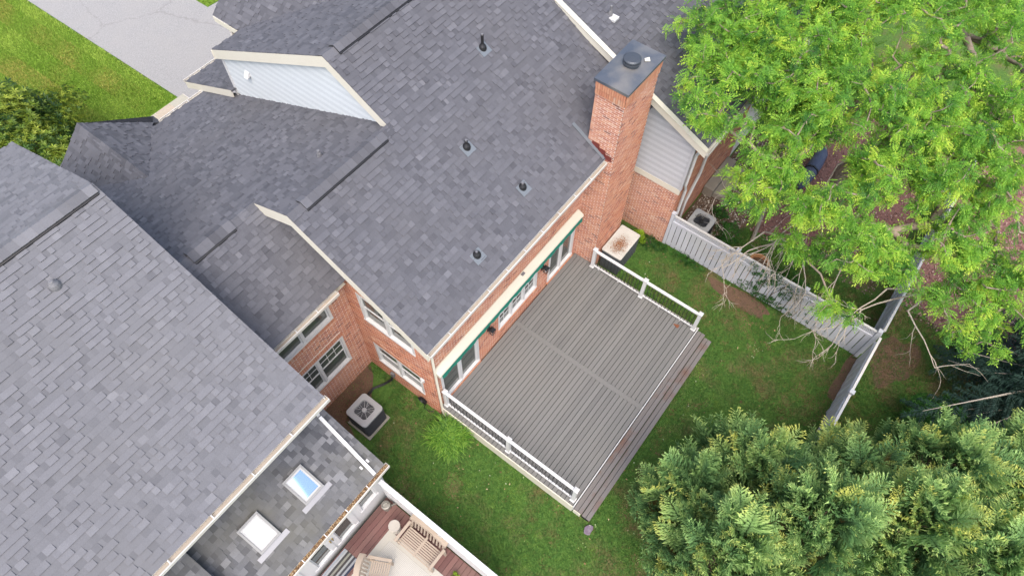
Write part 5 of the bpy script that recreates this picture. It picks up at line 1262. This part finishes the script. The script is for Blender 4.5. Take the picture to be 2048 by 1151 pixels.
D = unit(unit(pd)*0.6+rng.normal(0, 0.7, (n, 3))+np.array([-0.25, -0.1, -0.05])); Q = Q - np.repeat(nodes[leafn]-nodes[par[leafn]], per, 0)*rng.uniform(0, 1, (n, 1))*0.8 + rng.normal(0, 0.10, (n, 3))
cl = np.repeat(rng.normal(0.40, 0.20, len(leafn)), per)
hgt = np.clip((Q[:, 2]-4.5)/8, -0.2, 0.25)
tone = cl+rng.normal(0, 0.10, n)
crown = instance('crown', M['locust'], ft, ftt*2.2, Q, D, rng.uniform(0.15, 0.29, n), tone, lt, 0.5)
# bare drooping branches reaching over the fence
def twig_tree(start, direction, length, depth, mb, r0, seed, droop=-0.25, spread=0.55):
    rg = np.random.default_rng(seed)
    def rec(p, d, L_, dep, r):
        k = 4; pts = [p]; dd = np.array(d, float)
        for i in range(k):
            dd = unit(dd+rg.normal(0, 0.16, 3)+np.array([0, 0, droop*0.25])); pts.append(pts[-1]+dd*L_/k)
        mb.tube(pts, [r*(1-0.6*i/k) for i in range(k+1)], 5, caps=False)
        if dep > 0:
            for i in range(rg.integers(3, 5)):
                j = rg.integers(1, k+1); nd = unit(dd+rg.normal(0, spread, 3)*np.array([1, 1, 0.6])); rec(pts[j], nd, L_*rg.uniform(0.42, 0.68), dep-1, max(r*0.55, 0.0065))
    rec(np.array(start, float), unit(np.array(direction, float)), length, depth, r0)
M['dead'] = plain('pale_bare_twig', (0.46, 0.40, 0.33), 0.9, fine=30, fine_amt=0.2)
for i, (s, d, L_, dp) in enumerate((((12.6, -5.6, 3.9), (-1.0, 0.12, -0.42), 2.6, 3), ((10.6, -5.5, 3.0), (-1.0, 0.35, -0.35), 1.9, 3), ((10.4, -5.9, 2.9), (-1, -0.25, -0.35), 1.8, 3), ((9.6, -5.0, 2.4), (-0.8, 0.6, -0.3), 1.3, 2), ((9.9, -8.6, 3.2), (-1, 0.2, -0.4), 1.8, 3), ((9.4, -9.3, 3.4), (-0.5, -0.9, -0.35), 1.8, 2), ((11.3, -4.0, 3.6), (-0.6, 0.7, -0.4), 1.8, 2), ((10.5, -7.3, 3.2), (-1, 0.0, -0.4), 1.9, 3), ((9.9, -4.9, 2.8), (-1, 0.2, -0.45), 1.6, 3), ((9.9, -8.9, 2.9), (-1, 0.55, -0.3), 1.7, 3), ((11.8, -6.6, 3.6), (-1, 0.5, -0.3), 2.2, 3))):
    mb = MB(); s = np.array(s); j = int(np.argmin(np.linalg.norm(nodes-s, axis=1)+2.0*(nodes[:, 2] < s[2]-0.2))); q = nodes[j]
    mb.tube([q, (q+s)/2+np.array((0, 0, 0.12)), s], [0.03, 0.027, 0.025], 6, caps=False)
    twig_tree(s, d, L_, dp, mb, 0.025, 40+i); mb.build('bare_branch', M['dead'], lt)

# ------------------------------------------------------------------ cypress trees, lower right
def tmpl_plume():
    v = []; t = []; r = np.random.default_rng(5)
    n = 26
    for i in range(n):
        y = 0.04+0.92*i/n; z0 = 0.10*math.sin(y*2.5)
        L_ = 0.36*(1-y)**0.8+0.09
        for s in (-1, 1):
            ang = 0.75+r.normal(0, 0.18); tw = r.normal(0, 0.35)
            for j in range(4):
                f0 = j/4.0; a2 = ang+r.normal(0, 0.28)*(1 if j else 0.3)
                bx_, by_ = s*math.sin(ang)*L_*f0, y+math.cos(ang)*L_*f0; bz = z0+tw*L_*f0*0.5
                l2 = L_*0.42; wv = l2*0.17
                ex, ey, ez = bx_+s*math.sin(a2)*l2, by_+math.cos(a2)*l2, bz+r.normal(0, 0.03)+0.02
                px, py = -(ey-by_)/l2*wv, (ex-bx_)/l2*wv
                v += [(bx_, by_, bz), (bx_+(ex-bx_)*0.5+px, by_+(ey-by_)*0.5+py, bz+0.008), (ex, ey, ez), (bx_+(ex-bx_)*0.5-px, by_+(ey-by_)*0.5-py, bz+0.008)]
                tt = -0.42+0.50*y+0.34*f0  # lit tips and dark gaps of the plume put into its tone
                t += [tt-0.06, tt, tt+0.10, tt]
    return np.array(v), np.array(t)
pt, ptt = tmpl_plume()
def cypress(x, y, H, rad, npl, label, seed, bright=0.5):
    t = thing('cypress_tree', label, 'tree', (x, y, 0), group='cypress trees along the back fence')
    MB().tube([(x, y, 0), (x+0.05, y, H*0.5), (x, y+0.04, H*0.93)], [0.16, 0.10, 0.02], 8).build('trunk', M['bark_dark'], t)
    u = rng.random(npl); h = 0.8+(H-0.8)*u**0.75
    prof = rad*np.clip((1-(h/H)**2.2), 0.03, 1)**0.75*(0.75+0.25*np.minimum(1, h/1.5))
    a = rng.uniform(0, 2*math.pi, npl); lump = 1+0.16*np.sin(3*a+h*1.3+seed)+0.12*np.sin(5*a-h*2+seed*2)
    k = rng.uniform(0.45, 1.0, npl)**0.6*lump
    P = np.stack([x+np.cos(a)*prof*k, y+np.sin(a)*prof*k, h], 1)
    up = 0.75+0.9*(h/H)**2
    D = np.stack([np.cos(a), np.sin(a), up], 1)+rng.normal(0, 0.22, (npl, 3))
    tone = bright-0.28*(1-np.clip(k, 0, 1))+rng.normal(0, 0.19, npl)+0.16*(h/H-0.6)  # inner plumes toned darker as painted crown shade, upper ones lighter
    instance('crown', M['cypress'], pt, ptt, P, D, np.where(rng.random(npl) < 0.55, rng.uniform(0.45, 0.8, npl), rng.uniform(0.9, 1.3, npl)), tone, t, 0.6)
    # woody limbs inside the crown
    mb = MB()
    for i in range(46):
        hh = 0.8+(H-1.4)*random.random(); aa = random.uniform(0, 6.28); rr = rad*max(0.05, 1-(hh/H)**2.2)**0.75*0.72
        mb.tube([(x, y, hh-0.1), (x+math.cos(aa)*rr, y+math.sin(aa)*rr, hh+rr*0.5)], [0.025, 0.008], 5, caps=False)
    mb.build('limb', M['bark_dark'], t)
for i, (x, y, H, rad, npl, lab, br) in enumerate((
    (1.5, -7.15, 3.5, 1.0, 190, 'small blue green cypress tree nearest the deck steps', 0.50),
    (2.9, -8.1, 3.8, 1.2, 240, 'cypress tree whose yellowish top stands against the lawn left of the fence', 0.60),
    (4.0, -10.1, 4.0, 1.2, 240, 'cypress tree hiding the end of the fence seen edge on', 0.56),
    (5.6, -11.5, 4.4, 1.2, 220, 'cypress tree with spiky top beside the bright green shrub', 0.60),
    (0.6, -8.25, 5.0, 1.2, 270, 'cypress tree at the bottom edge, leftmost of the front row', 0.56),
    (1.95, -9.4, 5.8, 1.35, 290, 'cypress tree in the middle of the clump at the bottom edge', 0.58),
    (3.1, -11.0, 5.8, 1.35, 280, 'cypress tree with bright plumes, third along the bottom edge', 0.60),
    (3.2, -12.4, 6.0, 1.3, 260, 'cypress tree in the lower right corner of the picture', 0.58),
    (6.9, -13.4, 4.3, 1.1, 200, 'narrow cypress tree with open top at the right edge near the spruce bough', 0.60))):
    cypress(x, y, H, rad, npl, lab, i*1.7+0.5, br)

# ------------------------------------------------------------------ dark spruce at the right edge
def tmpl_needles():
    v = []; t = []; r = np.random.default_rng(9)
    for i in range(46):
        y = i/46.0
        for s in (-1, 1):
            a = 0.9+r.normal(0, 0.15); L_ = 0.20*(1-0.55*y); z = r.normal(-0.06, 0.06)
            ex, ey = s*math.sin(a)*L_, y+math.cos(a)*L_; w = 0.016
            v += [(0, y-w, 0), (ex*0.5, (y+ey)/2-w, z*0.6), (ex, ey, z*1.6-0.03), (ex*0.5, (y+ey)/2+w, z*0.6)]; t += [0.0, 0.1, 0.3*y+0.1, 0.1]
    return np.array(v), np.array(t)
nt_, ntt_ = tmpl_needles()
sp = thing('spruce_tree', 'dark blue green spruce with long drooping boughs at the right edge', 'tree', (10.9, -14.2, 0))
MB().tube([(10.9, -14.2, 0), (10.9, -14.2, 7)], [0.2, 0.05], 8).build('trunk', M['bark_dark'], sp)
PP = []; DD = []; mb = MB()
for i in range(70):
    hh = random.uniform(0.6, 5.6); aa = random.uniform(0, 2*math.pi); L_ = 3.6*(1-hh/7.5)*random.uniform(0.75, 1.1)
    if i == 0: hh, aa, L_ = 2.9, math.radians(136), 4.6
    p0 = np.array((10.9, -14.2, hh)); d = np.array((math.cos(aa), math.sin(aa), -0.12)); p1 = p0+d*L_*0.5+np.array((0, 0, 0.08)); p2 = p0+d*L_+np.array((0, 0, -0.1))
    mb.tube([p0, p1, p2], [0.045, 0.028, 0.008], 5, caps=False)
    for f in np.arange(0.22, 1.0, 0.085):
        c = p0*(1-f)**2+2*f*(1-f)*p1+f*f*p2
        for s in (-1, 1):
            side = np.array((-d[1], d[0], 0))*s; PP.append(c); DD.append(side*0.8+d*0.55+np.array((0, 0, -0.35)))
    PP.append(p2-d*0.3); DD.append(d)
mb.build('bough', M['dead'], sp)
PP = np.array(PP); DD = np.array(DD)
instance('needles', M['spruce'], nt_, ntt_, PP, DD, rng.uniform(0.55, 0.95, len(PP)), rng.uniform(0.1, 0.7, len(PP)), sp, 0.3)

# ------------------------------------------------------------------ leafy shrubs
def shrub(name, label, c, r, n, mat, size, tone, parent_cat='shrub', rt=None, stems=7, group=None, tsd=0.2):
    t = thing(name, label, parent_cat, (c[0], c[1], 0), group=group)
    tm, tt = rt or leaf_rosette()
    v = rng.normal(0, 1, (n, 3)); v = unit(v); v[:, 2] = np.abs(v[:, 2])*1.0-0.25*(rng.random(n) < 0.3)
    lump = 1+0.14*np.sin(v[:, 0]*5+1)+0.12*np.sin(v[:, 1]*6+2)+0.1*np.sin(v[:, 2]*7)
    k = rng.uniform(0.35, 1, n)**0.5*lump
    P = np.array(c)+v*np.array(r)*k[:, None]; P[:, 2] = np.maximum(P[:, 2], 0.05)
    D = unit(np.cross(v+rng.normal(0, 0.35, (n, 3)), (0.3, 0.8, 0.4)))
    cl = 0.15*np.sin(P[:, 0]*4)+0.15*np.sin(P[:, 1]*4.6+P[:, 2]*3)
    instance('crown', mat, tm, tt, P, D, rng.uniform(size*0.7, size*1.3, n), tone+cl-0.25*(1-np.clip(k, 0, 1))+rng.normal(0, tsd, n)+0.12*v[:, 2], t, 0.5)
    mb = MB()
    for i in range(stems):
        q = P[random.randrange(n)]; mb.tube([(c[0]+random.uniform(-0.1, 0.1), c[1]+random.uniform(-0.1, 0.1), 0), (np.array(c)*0.5+q*0.5)*np.array((1, 1, 0.8)), q], [0.03, 0.02, 0.006], 5, caps=False)
    mb.build('stem', M['bark_dark'], t)
    return t
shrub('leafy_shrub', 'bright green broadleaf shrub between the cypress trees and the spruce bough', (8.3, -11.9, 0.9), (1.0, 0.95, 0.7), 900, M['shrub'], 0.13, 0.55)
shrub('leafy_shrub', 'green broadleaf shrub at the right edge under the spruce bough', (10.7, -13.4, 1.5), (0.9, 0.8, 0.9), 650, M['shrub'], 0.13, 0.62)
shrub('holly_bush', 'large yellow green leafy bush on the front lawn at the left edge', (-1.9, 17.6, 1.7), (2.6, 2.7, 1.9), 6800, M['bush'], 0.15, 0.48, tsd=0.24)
shrub('lime_plant', 'small lime green plant beside the pale storage box', (9.15, -1.35, 0.22), (0.26, 0.26, 0.2), 80, M['lime'], 0.11, 0.6, 'plant', stems=2)
shrub('low_shrub', 'low dark green ground cover along the brick wall by the fence', (9.25, -1.75, 0.12), (0.3, 0.6, 0.2), 130, M['shrub'], 0.07, 0.35, 'plant', stems=2)
shrub('low_shrub', 'dark shrub squeezed between the neighbour brick wall and the dark-fan air conditioner', (10.05, -2.55, 0.3), (0.3, 0.35, 0.35), 220, M['shrub'], 0.07, 0.25, 'plant', stems=3)
shrub('low_shrub', 'green weeds behind the lattice fence next to the dark-fan air conditioner', (11.2, -3.75, 0.2), (0.7, 0.45, 0.3), 320, M['shrub'], 0.08, 0.5, 'plant', stems=3)
for lab, c, r, n_ in (('small round green weed on the neighbouring gravel', (11.9, -3.1, 0.12), (0.35, 0.3, 0.2), 130), ('green ground cover beyond the fence near the terracotta pot', (10.6, -6.3, 0.2), (0.7, 0.9, 0.35), 360), ('leafy weed tuft at the foot of the lattice fence near the brick wall', (9.4, -3.0, 0.1), (0.2, 0.8, 0.16), 120)):
    shrub('weed_clump', lab, c, r, n_, M['shrub'], 0.08, 0.55, 'plant', stems=2)
# climbing ivy on the lattice fence
iv = thing('ivy', 'green ivy climbing over the middle of the lattice fence', 'plant', (9.6, -6.2, 0))
n = 520; P = np.stack([np.full(n, 9.60)-rng.uniform(0, 0.12, n), rng.normal(-6.05, 0.55, n), rng.uniform(0.15, 1.75, n)], 1)
P = P[np.sin(P[:, 1]*7+P[:, 2]*3)+np.sin(P[:, 2]*6) > -0.5]; n = len(P)
tm, tt = leaf_rosette(4, 1.0, 0.6, 0.15)
instance('ivy_leaves', M['shrub'], tm, tt, P, np.tile([0, 0.3, 1.0], (n, 1))+rng.normal(0, 0.3, (n, 3)), rng.uniform(0.05, 0.10, n), rng.uniform(0.2, 0.7, n), iv, 0.6)
mb = MB()
for i in range(8):
    y = -6.05+random.gauss(0, 0.4); mb.tube([(9.55, y, 0), (9.56, y+random.uniform(-0.2, 0.2), 0.7), (9.57, y+random.uniform(-0.3, 0.3), 1.5)], 0.008, 5)
mb.build('ivy_stem', M['bark_dark'], iv)
# strap-leaf clump beside the deck
cl = thing('strap_leaf_clump', 'arching bright green strap-leaf clump on the lawn beside the deck railing', 'plant', (-0.43, -0.75, 0))
n = 2600; a = rng.uniform(0, 6.28, n); r0 = 0.26*np.sqrt(rng.random(n)); cx = -0.43+np.cos(rng.uniform(0, 6.28, n))*r0*1.2; cy = -0.75+np.sin(rng.uniform(0, 6.28, n))*r0*1.4
L_ = rng.uniform(0.22, 0.50, n); hh = rng.uniform(0.2, 0.55, n); w = rng.uniform(0.009, 0.017, n)
d = np.stack([np.cos(a), np.sin(a), 0*a], 1); sd = np.stack([-np.sin(a), np.cos(a), 0*a], 1); b0 = np.stack([cx, cy, 0*cx], 1); V = []; ks = (0, 0.3, 0.6, 0.85, 1.0)
rows = []
for k in ks:
    c = b0+d*(L_*k**1.4)[:, None]; c[:, 2] = hh*np.sin(min(k*2.0, 2.75))*1.0+0.02
    ww = (w*(1-0.75*k))[:, None]; rows.append((c-sd*ww, c+sd*ww))
for (a0, a1), (b0_, b1_) in zip(rows, rows[1:]): V.append(np.stack([a0, a1, b1_, b0_], 1))
V = np.stack(V, 1).reshape(-1, 3); T = np.repeat(rng.uniform(0.1, 1.0, n), 16)+np.tile(np.repeat(np.array([-0.2, -0.05, 0.05, 0.15]), 4), n)
link('leaf_blades', np_mesh('leaf_blades', V, np.arange(len(V)).reshape(-1, 4), M['strap'], np.clip(T, 0, 1)), cl)
# potted flower at the bottom edge of the maroon deck
shrub('flower_plant', 'small yellow flowering plant at the bottom edge of the maroon deck', (-3.25, -3.35, 0.62), (0.12, 0.12, 0.1), 40, M['lime'], 0.06, 0.8, 'plant', stems=3)
